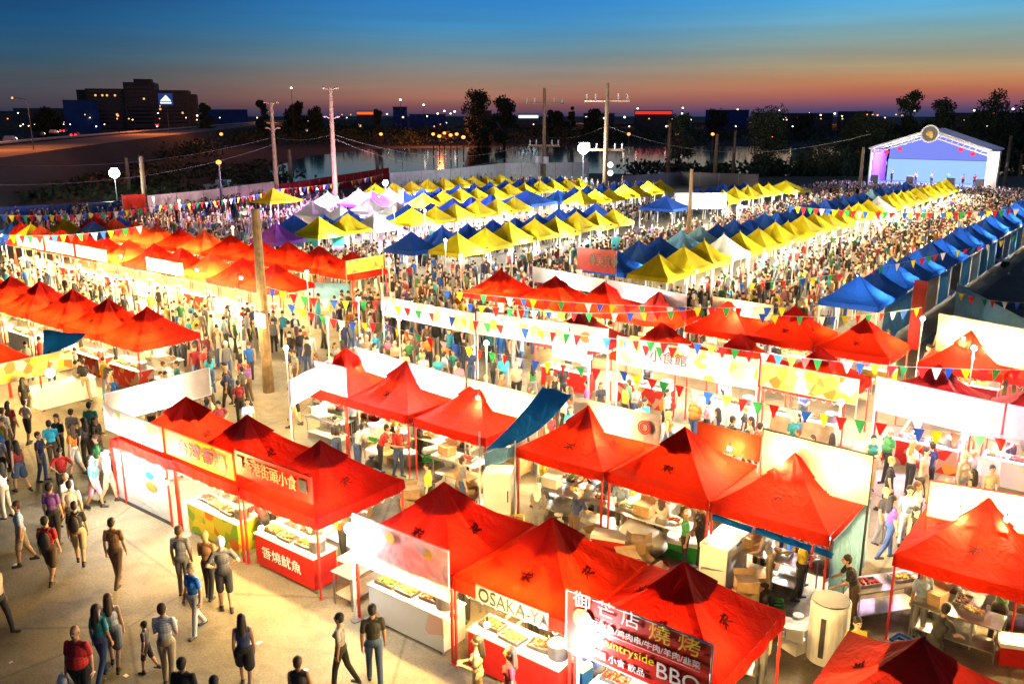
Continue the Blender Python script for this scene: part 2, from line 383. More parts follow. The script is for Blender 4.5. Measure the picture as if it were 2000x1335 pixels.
def emblem_mb(w, zz):       # dark brush-stroke mark printed on each slope
    res = []; h = w/2
    strokes = [((-.22, .10), (.20, .14), .030), ((-.16, .02), (.16, .05), .028), ((0, .2), (-.06, -.12), .03), ((-.05, 0), (-.22, -.12), .028), ((.03, 0), (.22, -.1), .03), ((.12, .2), (.2, .04), .024)]
    for s in range(4):
        mb = MB(); res.append(mb)
        ca, sa = [(1, 0), (0, 1), (-1, 0), (0, -1)][s]
        for (a, b, t) in strokes:
            n = 4; vs = []
            dx, dy = b[0]-a[0], b[1]-a[1]; L = math.hypot(dx, dy); nx, ny = -dy/L*t, dx/L*t
            for i in range(n+1):
                for sg in (-1, 1):
                    lx = (a[0]+dx*i/n+nx*sg)*.7; ly = -h*.62+(a[1]+dy*i/n+ny*sg)*.62
                    X, Y = lx*ca-ly*sa, lx*sa+ly*ca
                    vs.append((X, Y, zz(X, Y)+.045))
            mb.add(vs, [(2*i, 2*i+2, 2*i+3, 2*i+1) for i in range(n)])
    return res
def tent_proto(seed, mat, w=2.9, eave=2.1, peak=3.2, legm='redpole', emblem=True):
    e = bpy.data.objects.new('canopy_tent', None); col.objects.link(e)
    cb, zz = canopy_mb(w, eave, peak, 18, seed)
    c = cb.build('canopy', M[mat], e)
    valance_mb(w, eave, seed).build('valance', M[mat], c)
    if emblem:
        for q_ in emblem_mb(w, zz): q_.build('emblem', M['ink'], c)
    lg = MB(); lg.box(-.022, .022, -.022, .022, 0, eave, 0); lg.box(-.05, .05, -.05, .05, 0, .012); lg.box(-.03, .03, -.03, .03, 1.1, 1.22)
    lm = lg.mesh('leg', [M[legm]])
    for sx in (-1, 1):
        for sy in (-1, 1): link('leg', lm, e, (sx*(w/2-.04), sy*(w/2-.04), 0))
    fr = MB(); q = w/2-.04; k = 8
    for s in range(4):       # scissor trusses under the eave
        for i in range(k):
            t0, t1 = -q+2*q*i/k, -q+2*q*(i+1)/k; z0, z1 = eave-.08, eave-.38
            for za, zb in ((z0, z1), (z1, z0)):
                a = [(t0, -q), (q, t0), (-t0, q), (-q, -t0)][s]; b_ = [(t1, -q), (q, t1), (-t1, q), (-q, -t1)][s]
                fr.tube((*a, za), (*b_, zb), .011, n=4, cap=False)
    fr.tube((0, 0, eave-.2), (0, 0, peak-.02), .02, n=6)
    fr.build('truss', M['pole'], e)
    tag(e, cat='canopy tent'); return proto(e)
TP = {}
for k, (m_, em) in {'crimson red': ('crimson', True), 'red': ('red', True), 'darkred': ('darkred', True), 'orange': ('orange', False), 'blue': ('blue', False), 'yellow': ('yellow', False), 'white': ('white', False)}.items():
    TP[k] = [tent_proto(s*13+len(k), m_, emblem=em, legm='redpole' if 'red' in k or k == 'orange' else 'pole') for s in range(5 if k == 'red' else 2)]
def far_tent_mesh(mat, seed, w=2.9, eave=2.1, peak=3.3):
    mb, zz = canopy_mb(w, eave, peak, 8, seed, cap=False)
    h = w/2
    for s in range(4):
        p = [(-h, -h), (h, -h), (h, h), (-h, h)]; a, b_ = p[s], p[(s+1) % 4]
        mb.add([(*a, eave), (*b_, eave), (b_[0]*1.01, b_[1]*1.01, eave-.28), (a[0]*1.01, a[1]*1.01, eave-.28)], [(0, 3, 2, 1)])
        q = h-.05; mb.box(p[s][0]*.96-.03, p[s][0]*.96+.03, p[s][1]*.96-.03, p[s][1]*.96+.03, 0, eave, 1)
    mb.tube((0, 0, peak-.02), (0, 0, peak+.14), .035, .01, n=5)
    return mb.mesh('canopy_tent', [M[mat], M['pole']])
FT = {k: [far_tent_mesh(k, s) for s in range(3)] for k in ('yellow', 'blue', 'red', 'white', 'orange', 'purple', 'ltarp')}
FOOT = []     # footprints to keep the crowd out of
TENTS = []
def near_tent(kind, x, y, label, group, rz=None, dz=0):
    p = random.choice(TP[kind]); rz = random.choice([0, PI/2, PI, -PI/2])+random.uniform(-.012, .012)
    t = place(p, (x, y, dz), rz, label, group); t.scale = (1, 1, random.uniform(.985, 1.02))
    FOOT.append((x-1.45, x+1.45, y-1.45, y+1.45)); TENTS.append(t); return t
def far_tent(kind, x, y, label, group, s=1.0):
    t = link('canopy_tent', random.choice(FT[kind]), None, (x, y, 0), random.choice([0, PI/2, PI, -PI/2])+random.uniform(-.02, .02))
    t.scale = (s, s, random.uniform(.96, 1.05)); tag(t, label, 'canopy tent', group)
    FOOT.append((x-1.4*s, x+1.4*s, y-1.4*s, y+1.4*s)); return t
# hanging bulbs
bm_ = MB(); bm_.tube((0, 0, 0), (0, 0, .28), .006, n=4, mi=1); bm_.tube((0, 0, -.02), (0, 0, .06), .022, n=6, mi=1); bm_.ball((0, 0, -.075), .062, 0, 10, 8)
BULB = bm_.mesh('hanging_bulb', [M['bulb'], M['dark']], True)
bm_ = MB(); bm_.tube((0, 0, 0), (0, 0, .28), .006, n=4, mi=1); bm_.tube((0, 0, -.02), (0, 0, .06), .022, n=6, mi=1); bm_.ball((0, 0, -.075), .062, 0, 10, 8)
BULBW = bm_.mesh('hanging_bulb', [M['bulbw'], M['dark']], True)
def bulb(x, y, z, label, group='bulbs hanging under the canopies', power=0, c=WARM, white=False):
    o = link('hanging_bulb', BULBW if white else BULB, None, (x, y, z)); tag(o, label, 'light bulb', group)
    if power: lamp((0, 0, -.2), power, c, .06, o)
    return o

# ------------------------------------------------------------------ text
def text_mesh(body, size, mat, width=None, extrude=.006):
    cu_ = bpy.data.curves.new('t', 'FONT'); cu_.body = body; cu_.size = size; cu_.extrude = extrude; cu_.align_x = 'CENTER'; cu_.align_y = 'CENTER'; cu_.resolution_u = 3
    o = bpy.data.objects.new('t', cu_); col.objects.link(o)
    dg = bpy.context.evaluated_depsgraph_get(); me = bpy.data.meshes.new_from_object(o.evaluated_get(dg))
    bpy.data.objects.remove(o); me.materials.clear(); me.materials.append(mat)
    me.name = 'lettering'
    if width and len(me.vertices):
        xs = [v.co.x for v in me.vertices]; s = width/max(.01, (max(xs)-min(xs)))
        me.transform(Matrix.Diagonal((s, 1, 1, 1)))
    return me
def sign(x0, y0, x1, y1, z0, z1, mat, label, texts=(), frame=None, cat='banner sign', name='banner_sign', sag=0.02, group=None, thick=.03, posts=None, out_=1):
    """upright board from (x0,y0) to (x1,y1); texts: (body, u, v, size, mat[, width]) u,v in metres from the lower left"""
    e = bpy.data.objects.new(name, None); col.objects.link(e); e.location = (x0, y0, 0)
    L = math.hypot(x1-x0, y1-y0); e.rotation_euler = (0, 0, math.atan2(y1-y0, x1-x0))
    mb = MB(); n = 10; m = 4; vs = []
    for side in (0, 1):
        for j in range(m+1):
            for i in range(n+1):
                u, v = i/n, j/m
                bulge = sag*math.sin(PI*u)*math.sin(PI*v)*math.sin(7*u+3*v)
                vs.append((L*u, (thick if side else 0)+bulge, z0+(z1-z0)*v-.4*sag*math.sin(PI*u)*v))
    K = (n+1)*(m+1); fs = []
    for j in range(m):
        for i in range(n):
            a = j*(n+1)+i; fs.append((a, a+1, a+n+2, a+n+1)); fs.append((K+a, K+a+n+1, K+a+n+2, K+a+1))
    rim = [i for i in range(n+1)]+[j*(n+1)+n for j in range(1, m+1)]+[m*(n+1)+i for i in range(n-1, -1, -1)]+[j*(n+1) for j in range(m-1, 0, -1)]
    for i in range(len(rim)): a, b_ = rim[i], rim[(i+1) % len(rim)]; fs.append((a, K+a, K+b_, b_))
    mb.add(vs, fs); mb.build('panel', mat, e)
    if frame:
        f = MB(); t = .022
        for a, b_ in (((0, z0), (L, z0)), ((0, z1), (L, z1)), ((0, z0), (0, z1)), ((L, z0), (L, z1))):
            f.tube((a[0], thick/2, a[1]), (b_[0], thick/2, b_[1]), t, n=6)
        f.build('frame', frame, e)
    if posts is not None:
        for u in (0.02, L-.02):
            f = MB(); f.tube((u, thick+.03, posts), (u, thick+.03, z1), .028, n=6); f.build('post', frame or M['pole'], e)
    for tx in texts:
        body, u, v, size, tm = tx[:5]
        me = text_mesh(body, size, tm, tx[5] if len(tx) > 5 else None)
        o = link('lettering', me, e, (u, -.032 if out_ > 0 else thick+.032, z0+v)); o.rotation_euler = (PI/2, 0, 0 if out_ > 0 else PI)
    tag(e, label, cat, group); return e

# ------------------------------------------------------------------ stall furniture
def mk(name, parts, cat):
    e = bpy.data.objects.new(name, None); col.objects.link(e)
    for pn, mb, mats in parts: mb.build(pn, mats, e)
    tag(e, cat=cat); return proto(e)
def counter(name, L, D, Hh, skirt, top='whitepaint'):
    t = MB().box(-L/2, L/2, -D/2, D/2, Hh-.035, Hh); s = MB().box(-L/2+.02, L/2-.02, -D/2+.02, -D/2+.045, .1, Hh-.037)
    s.box(-L/2+.02, -L/2+.045, -D/2+.047, D/2-.02, .1, Hh-.037); s.box(L/2-.045, L/2-.02, -D/2+.047, D/2-.02, .1, Hh-.037)
    parts = [('top', t, M[top]), ('front_panel', s, M[skirt])]
    for sx in (-1, 1):
        for sy in (-1, 1): parts.append(('leg', MB().box(sx*(L/2-.08)-.02, sx*(L/2-.08)+.02, sy*(D/2-.08)-.02, sy*(D/2-.08)+.02, 0, Hh-.037), M['steel']))
    return mk(name, parts, 'counter')
CT = {k: counter('food_counter', 2.3, .75, .95, k) for k in ('redpaint', 'yellowpaint', 'whitepaint', 'print_w', 'print_r', 'print_g', 'ply')}
def table(L, D, Hh, top):
    parts = [('top', MB().box(-L/2, L/2, -D/2, D/2, Hh-.03, Hh), M[top]), ('shelf', MB().box(-L/2+.05, L/2-.05, -D/2+.05, D/2-.05, .25, .27), M['steel'])]
    for sx in (-1, 1):
        for sy in (-1, 1): parts.append(('leg', MB().tube((sx*(L/2-.06), sy*(D/2-.06), 0), (sx*(L/2-.06), sy*(D/2-.06), Hh-.03), .02, n=6), M['steel']))
    return mk('prep_table', parts, 'table')
TB = {k: table(1.8, .7, .86, k) for k in ('steel', 'whitepaint', 'ply')}
def tray(food):
    rd = random.Random(food); f = MB()
    b_ = MB().box(-.26, .26, -.17, .17, 0, .02)
    for a in ((-.26, -.24, -.17, .17), (.24, .26, -.17, .17), (-.24, .24, -.17, -.15), (-.24, .24, .15, .17)): b_.box(*a, .021, .08)
    for i in range(26): f.ball((rd.uniform(-.2, .2), rd.uniform(-.11, .11), .06+rd.uniform(0, .03)), rd.uniform(.03, .05), 0, 5, 4, (1, 1, .8))
    return mk('food_tray', [('pan', b_, M['steel']), ('food', f, M[food])], 'food tray')
TRN = {'foodo': 'orange grilled skewers', 'foody': 'golden fried dumplings', 'foodb': 'brown noodles', 'foodg': 'green vegetables', 'foodr': 'red saucy meat'}
TR = {k: tray(k) for k in TRN}
def potm():
    b_ = MB().tube((0, 0, 0), (0, 0, .3), .2, .21, 16); l = MB().tube((0, 0, .302), (0, 0, .325), .215, .17, 16); l.ball((0, 0, .345), .025, 0, 6, 5)
    h_ = MB().tube((-.27, 0, .23), (-.2, 0, .23), .014, n=5).tube((.2, 0, .23), (.27, 0, .23), .014, n=5)
    return mk('stock_pot', [('body', b_, M['steel']), ('lid', l, M['steel']), ('handle', h_, M['dark'])], 'pot')
POT = potm()
def boxm(m='card', n='cardboard_box', c='box'):
    b_ = MB().box(-.25, .25, -.18, .18, 0, .3); f = MB().add([(-.25, -.18, .302), (.25, -.18, .302), (.27, -.33, .37), (-.27, -.33, .37)], [(0, 1, 2, 3)]).add([(-.25, .18, .302), (.25, .18, .302), (.27, .31, .39), (-.27, .31, .39)], [(0, 1, 2, 3)])
    return mk(n, [('carton', b_, M[m]), ('flap', f, M[m])], c)
BOX = boxm(); BOXW = boxm('whitepaint')
def cooler(m, nm):
    b_ = MB().box(-.38, .38, -.2, .2, 0, .34); l = MB().box(-.39, .39, -.21, .21, .342, .42); h_ = MB().box(-.42, -.382, -.08, .08, .2, .26).box(.382, .42, -.08, .08, .2, .26)
    return mk('cool_box', [('body', b_, M[m]), ('lid', l, M['whitepaint']), ('handle', h_, M['whitepaint'])], 'cool box')
COOL_ = {'red': cooler('redpaint', ''), 'blue': cooler('bluepaint', ''), 'green': cooler('greenpaint', '')}
def fridge():
    b_ = MB().box(-.36, .36, -.34, .34, .08, 1.75); d = MB().box(-.35, .35, -.385, -.345, .1, 1.73); h_ = MB().box(.27, .30, -.42, -.388, .8, 1.2)
    f = MB()
    for sx in (-1, 1):
        for sy in (-1, 1): f.tube((sx*.3, sy*.28, 0), (sx*.3, sy*.28, .08), .03, n=6)
    return mk('fridge', [('body', b_, M['whitepaint']), ('door', d, M['whitepaint']), ('handle', h_, M['dark']), ('foot', f, M['dark'])], 'fridge')
FR = fridge()
def freezer():
    b_ = MB().box(-.6, .6, -.35, .35, .05, .82); l = MB().box(-.61, .61, -.36, .36, .823, .9); h_ = MB().box(-.12, .12, -.39, -.362, .84, .87)
    return mk('chest_freezer', [('body', b_, M['whitepaint']), ('lid', l, M['whitepaint']), ('handle', h_, M['dark'])], 'freezer')
FZ = freezer()
def griddle():
    b_ = MB().box(-.45, .45, -.3, .3, .55, .85); g = MB().box(-.43, .43, -.28, .28, .853, .87); s = MB().box(-.45, .45, .27, .3, .872, 1.05)
    l = MB()
    for sx in (-1, 1):
        for sy in (-1, 1): l.tube((sx*.4, sy*.25, 0), (sx*.4, sy*.25, .55), .018, n=5)
    f = MB(); rd = random.Random(3)
    for i in range(22): f.ball((rd.uniform(-.36, .36), rd.uniform(-.2, .2), .885), rd.uniform(.025, .045), 0, 5, 4, (1.4, .8, .6))
    return mk('gas_griddle', [('body', b_, M['steel']), ('hot_plate', g, M['dark']), ('splash_guard', s, M['steel']), ('stand', l, M['steel']), ('food', f, M['foodo'])], 'griddle')
GR = griddle()
def gas():
    b_ = MB().tube((0, 0, .03), (0, 0, .1), .14, .16, 12).tube((0, 0, .1), (0, 0, .42), .16, .16, 12, cap=False).tube((0, 0, .42), (0, 0, .52), .16, .06, 12); v = MB().tube((0, 0, .52), (0, 0, .6), .03, n=6); c = MB()
    for i in range(6):
        a = i*PI/3; c.tube((.1*math.cos(a), .1*math.sin(a), .46), (.1*math.cos(a), .1*math.sin(a), .62), .012, n=4)
    c.tube((0, 0, .62), (0, 0, .64), .115, n=12)
    return mk('gas_bottle', [('cylinder', b_, M['whitepaint']), ('valve', v, M['dark']), ('collar', c, M['whitepaint'])], 'gas bottle')
GAS = gas()
def fit(rowdesc, i): return f'under the {ORD[i]} {rowdesc} tent'
def dress(x, y, side, desc, seed, ck='whitepaint', back=True, counter_=True, lightp=240, c=WARM, bulbs=2):
    """stock one stall; side -1: counter along the near (low Y) edge, 1: far edge; desc e.g. 'under the third front row tent'"""
    rd = random.Random(seed)
    yc = y+side*1.0; yb = y-side*.75
    if counter_:
        nm = {'redpaint': 'red', 'yellowpaint': 'yellow', 'whitepaint': 'white', 'print_w': 'pale printed', 'print_r': 'red printed', 'print_g': 'yellow green printed', 'ply': 'plywood'}[ck]
        ct0 = place(CT[ck], (x, yc, 0), 0 if side < 0 else PI, f'{nm} front serving counter {desc}', 'serving counters')
        if 'third front row' in desc:
            o_ = link('lettering', text_mesh('香燒魷魚', .34, M['whitepaint'], 1.5), ct0, (-.1, -.375, .5)); o_.rotation_euler = (PI/2, 0, 0)
        fs = rd.sample(list(TRN), 3)
        for k, f in enumerate(fs):
            place(TR[f], (x-.8+k*.62, yc+rd.uniform(-.08, .08), .952), rd.uniform(-.1, .1), f'steel tray of {TRN[f]} on counter {desc}', 'trays of food')
        place(POT, (x+.88, yc, .952), rd.uniform(0, 3), f'lidded steel pot on counter {desc}', 'stock pots')
    if back:
        tk = rd.choice(list(TB)); place(TB[tk], (x-.2, yb, 0), 0, f"{dict(steel='steel', whitepaint='white', ply='plywood')[tk]} prep table at the back {desc}", 'prep tables')
        place(rd.choice([BOX, BOXW]), (x-.7, yb, .862), rd.uniform(-.4, .4), f'open carton on the prep table {desc}', 'cartons')
        f = rd.choice(list(TRN)); place(TR[f], (x+.1, yb+.05, .862), rd.uniform(-.2, .2), f'steel tray of {TRN[f]} on prep table {desc}', 'trays of food')
        if rd.random() < .6: place(POT, (x+.48, yb-.02, .862), 0, f'steel pot on the prep table {desc}', 'stock pots')
        if rd.random() < .55: cn = rd.choice(list(COOL_)); place(COOL_[cn], (x+.95, y+rd.uniform(-.2, .2), 0), rd.uniform(1.2, 1.9), f'{cn} cool box with white lid {desc}', 'cool boxes')
        if rd.random() < .5: place(GR, (x-.7, y+side*.2, 0), 0, f'gas griddle with browned food {desc}', 'griddles')
    if bulbs:
        for k in range(bulbs):
            bx = x-.75+1.5*k/max(1, bulbs-1) if bulbs > 1 else x
            bulb(bx, y+side*.85, 2.0, f"{['left', 'right', 'middle'][k] if bulbs > 1 else 'single'} glowing bulb hanging {desc}", power=lightp/bulbs, c=c)

# ------------------------------------------------------------------ people
SK, SH, PA, HA, FO, EY = range(6)
def body_mesh(seed, female=False, shorts=False, longhair=False, skirt=False, stride=0., arms='down', cap=False, bulk=1., lean=0., sleeve=True, bald=False):
    pr = []                                            # (kind, p0, p1 / radii, r0, r1, label)
    def C(p0, p1, r0, r1, l): pr.append(('c', np.array(p0, float), np.array(p1, float), r0, r1, l))
    def E_(c, r, l): pr.append(('e', np.array(c, float), np.array(r, float), 0, 0, l))
    b = bulk; sw = .128 if female else .148
    fl = Vector((0, -math.sin(lean), math.cos(lean)))  # spine direction
    def sp(h, x=0, y=0):                               # point on the leaning spine, h above the hip
        return (x, fl.y*h+y, .93+fl.z*h)
    E_((0, .01, .94), (.165*b*(1.04 if female else 1), .125*b, .12), PA)
    E_(sp(.14), (.135*b, .105*b, .15), SH); E_(sp(.30), (.165*b*(.93 if female else 1), .115*b, .17), SH)
    C(sp(.44, -sw+.01), sp(.44, sw-.01), .058, .058, SH); C(sp(.47, -.05), sp(.47, .05), .06, .06, SH)
    if bulk > 1.15: E_(sp(.15, 0, -.05), (.16*b, .14*b, .16), SH)
    if female: E_(sp(.32, -.06, -.09), (.06, .05, .06), SH); E_(sp(.32, .06, -.09), (.06, .05, .06), SH)
    C(sp(.47), sp(.58), .056, .052, SK)
    hc = Vector(sp(.69)); hy = hc.y
    E_((0, hy, hc.z), (.078, .096, .115), SK); E_((0, hy-.035, hc.z-.065), (.052, .055, .052), SK)
    C((0, hy-.092, hc.z+.015), (0, hy-.112, hc.z-.022), .009, .015, SK)
    for s in (-1, 1):
        E_((s*.078, hy+.005, hc.z-.005), (.012, .022, .032), SK)
        E_((s*.031, hy-.088, hc.z+.012), (.013, .010, .008), EY)
    C((-.02, hy-.094, hc.z-.055), (.02, hy-.094, hc.z-.055), .006, .006, EY)
    if not bald:
        E_((0, hy+.018, hc.z+.034), (.088, .100, .096), HA); E_((0, hy+.045, hc.z-.02), (.080, .068, .085), HA)
    if cap: C((0, hy-.06, hc.z+.055), (0, hy-.135, hc.z+.045), .05, .035, HA)
    if longhair:
        C((0, hy+.06, hc.z+.02), (0, hy+.095, hc.z-.30), .075, .07, HA); C((-.05, hy+.06, hc.z), (-.07, hy+.07, hc.z-.24), .04, .035, HA); C((.05, hy+.06, hc.z), (.07, hy+.07, hc.z-.24), .04, .035, HA)
    # legs
    for s in (-1, 1):
        a = stride*s; hip = Vector((s*.088*b, 0, .90))
        kn = hip+Vector((s*.005, -math.sin(a)*.43, -math.cos(a)*.43)); a2 = a-.12-(abs(stride)*.75 if a < 0 else 0)
        an = kn+Vector((0, -math.sin(a2)*.42, -math.cos(a2)*.42))
        kl = PA
        if shorts:
            C(hip, kn+(hip-kn)*.06, .098*b, .082*b, PA); C(kn, an, .052, .036, SK); C(kn+(an-kn)*.15, kn+(an-kn)*.4, .058, .056, SK)
        elif skirt:
            C(hip, hip+(kn-hip)*.75, .11, .12, PA); C(kn, an, .05, .036, SK); C(hip, kn, .07, .052, SK)
        else:
            C(hip, kn, .094*b, .066, PA); C(kn, an+(kn-an)*.03, .066, .052, PA)
        to = an+Vector((s*.02, -.14, -.035)); C(an+Vector((0, .035, -.035)), to, .042, .036, FO); C(an+(kn-an)*.12, an, .042, .042, FO)
    # arms
    for s in (-1, 1):
        sh_ = Vector(sp(.45, s*(sw+.02)))
        if arms == 'down': d1 = Vector((s*.14, .04+.35*stride*s, -1)); d2 = Vector((s*.05, -.20+.3*stride*s, -1))
        elif arms == 'hold': d1 = Vector((s*.12, -.10, -1)); d2 = Vector((-s*.40, -1, .15))
        elif arms == 'phone': d1, d2 = (Vector((s*.12, -.1, -1)), Vector((-.4, -1, .5))) if s > 0 else (Vector((s*.15, 0, -1)), Vector((s*.05, -.2, -1)))
        elif arms == 'hips': d1 = Vector((s*.62, .12, -1)); d2 = Vector((-s*.75, -.35, -.6))
        elif arms == 'cross': d1 = Vector((s*.15, -.2, -1)); d2 = Vector((-s*1.0, -.55, .12))
        elif arms == 'work': d1 = Vector((s*.18, -.45, -1)); d2 = Vector((-s*.1, -1, -.45))
        elif arms == 'up': d1, d2 = (Vector((s*.3, -.7, .8)), Vector((0, -.4, 1))) if s > 0 else (Vector((s*.15, 0, -1)), Vector((s*.05, -.25, -1)))
        d1.normalize(); d2.normalize()
        el = sh_+d1*.29; wr_ = el+d2*.25; mid = sh_+d1*.18
        if sleeve: C(sh_, mid, .054*b**.5, .056*b**.5, SH); C(mid, el, .044, .040, SK)
        else: C(sh_, mid, .050, .046, SK); C(mid, el, .044, .040, SK)
        C(el, wr_, .040, .026, SK)
        # hand: palm, four unequal bent fingers, thumb from the side near the wrist
        side = Vector((0, 1, 0)) if abs(d2.y) < .8 else Vector((s*1., 0, 0))
        side = (side-d2*side.dot(d2)).normalized(); nrm = d2.cross(side)*(-s)
        pc = wr_+d2*.05; 
        for q in (-.022, 0, .022): C(wr_+d2*.015+side*q*.6, wr_+d2*.085+side*q, .015, .015, SK)
        for q, ln in ((-.036, .062), (-.0125, .078), (.0125, .072), (.036, .055)):
            k0 = wr_+d2*.09+side*q; k1 = k0+(d2*.85+nrm*.35).normalized()*ln*.55; k2 = k1+(d2*.35+nrm*.9).normalized()*ln*.5
            C(k0, k1, .0095, .009, SK); C(k1, k2, .009, .008, SK)
        t0 = wr_+d2*.03-side*.026; t1 = t0+(d2*.6-side*.8+nrm*.25).normalized()*.038; t2 = t1+(d2*.9+nrm*.4).normalized()*.03
        C(t0, t1, .0125, .011, SK); C(t1, t2, .011, .009, SK)
    mb = MB()
    for k, a, c, r0, r1, l in pr:
        if k == 'e': mb.ball(a, 1, 0, 14, 10, c)
        else: mb.tube(a, c, r0, r1, 12); mb.ball(a, r0, 0, 12, 8); mb.ball(c, r1, 0, 12, 8)
    me = mb.mesh('tmp', []); o = bpy.data.objects.new('tmp', me); col.objects.link(o)
    r = o.modifiers.new('r', 'REMESH'); r.mode = 'VOXEL'; r.voxel_size = .0095; r.use_smooth_shade = True
    s_ = o.modifiers.new('s', 'SMOOTH'); s_.factor = .5; s_.iterations = 3
    dg = bpy.context.evaluated_depsgraph_get(); res = bpy.data.meshes.new_from_object(o.evaluated_get(dg)); bpy.data.objects.remove(o)
    nf = len(res.polygons); cc = np.empty(nf*3); res.polygons.foreach_get('center', cc); cc = cc.reshape(-1, 3)
    best = np.full(nf, 1e9); lab = np.zeros(nf, int)
    for k, a, c, r0, r1, l in pr:
        if k == 'e': d = (np.linalg.norm((cc-a)/c, axis=1)-1)*c.min()
        else:
            ab = c-a; t = np.clip(((cc-a)@ab)/max(1e-9, ab@ab), 0, 1); d = np.linalg.norm(cc-a-t[:, None]*ab, axis=1)-(r0+(r1-r0)*t)
        if l == EY: d = d-.004
        if l in (SH, PA, HA): d = d-.004
        q = d < best; best[q] = d[q]; lab[q] = l
    if skirt or True:
        pass
    res.materials.clear()
    for m_ in PM: res.materials.append(m_)
    res.polygons.foreach_set('material_index', lab.astype(np.int32)); res.name = 'person'; res.update(); return res
BODY = {
 'm_stand': dict(arms='down', stride=.05), 'm_walk': dict(arms='down', stride=.25), 'm_hold': dict(arms='hold', stride=.10),
 'm_short': dict(arms='down', stride=.2, shorts=True), 'm_capshort': dict(arms='hips', stride=.1, shorts=True, cap=True), 'm_big': dict(arms='down', stride=.25, bulk=1.28, bald=True),
 'm_phone': dict(arms='phone', stride=.08), 'm_work': dict(arms='work', lean=.35), 'm_up': dict(arms='up', stride=.1),
 'f_long': dict(female=True, longhair=True, stride=.22), 'f_skirt': dict(female=True, longhair=True, skirt=True, stride=.25, sleeve=False), 'f_hold': dict(female=True, longhair=True, arms='hold', stride=.08),
 'f_walk': dict(female=True, stride=.24), 'f_tank': dict(female=True, arms='cross', sleeve=False, stride=.06), 'f_short': dict(female=True, longhair=True, shorts=True, stride=.22)}
BM = {k: body_mesh(i, **v) for i, (k, v) in enumerate(BODY.items())}
SHIRTS = {'white': (.72, .71, .68), 'black': (.02, .02, .022), 'red': (.55, .02, .02), 'navy': (.02, .04, .14), 'grey': (.28, .28, .28), 'bright blue': (.01, .16, .62), 'cyan': (.03, .42, .62), 'yellow': (.75, .58, .04),
          'orange': (.65, .2, .02), 'pink': (.75, .25, .35), 'purple': (.2, .08, .36), 'green': (.05, .28, .08), 'brown': (.24, .12, .05), 'beige': (.55, .44, .3), 'maroon': (.25, .02, .04), 'light blue': (.35, .5, .7), 'charcoal': (.07, .07, .08), 'teal': (.02, .25, .25)}
PANTS = {'black': (.018, .018, .02), 'blue denim': (.04, .08, .2), 'khaki': (.42, .33, .2), 'white': (.7, .68, .64), 'grey': (.2, .2, .2), 'dark brown': (.1, .06, .035)}
HAIRS = {'black hair': (.012, .01, .008), 'brown hair': (.08, .04, .018), 'fair hair': (.4, .27, .1), 'grey hair': (.3, .3, .3)}
def person(x, y, rz, kind, shirt, pants, hair, label, group=None, scale=1.0, skin=None, shoe=(.03, .03, .03)):
    o = link('person', BM[kind], None, (x, y, 0), rz); o.scale = (scale,)*3
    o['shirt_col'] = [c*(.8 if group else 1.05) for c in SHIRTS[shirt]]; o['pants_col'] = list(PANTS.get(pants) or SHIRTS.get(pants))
    o['hair_col'] = list(HAIRS.get(hair) or SHIRTS[hair]); o['skin_col'] = list(skin or random.choice([(.55, .32, .2), (.5, .28, .17), (.62, .4, .27), (.38, .2, .11)])); o['shoe_col'] = list(shoe)
    tag(o, label, 'person', group); PEOPLE.append((x, y)); return o
PEOPLE = []
AW, TO, LE, RI = math.radians(217.5), math.radians(37.5), math.radians(-52.5), math.radians(127.5)
def pf(px, py, z=0): return W(px, py, z)
G = 'people strolling on the open plaza'
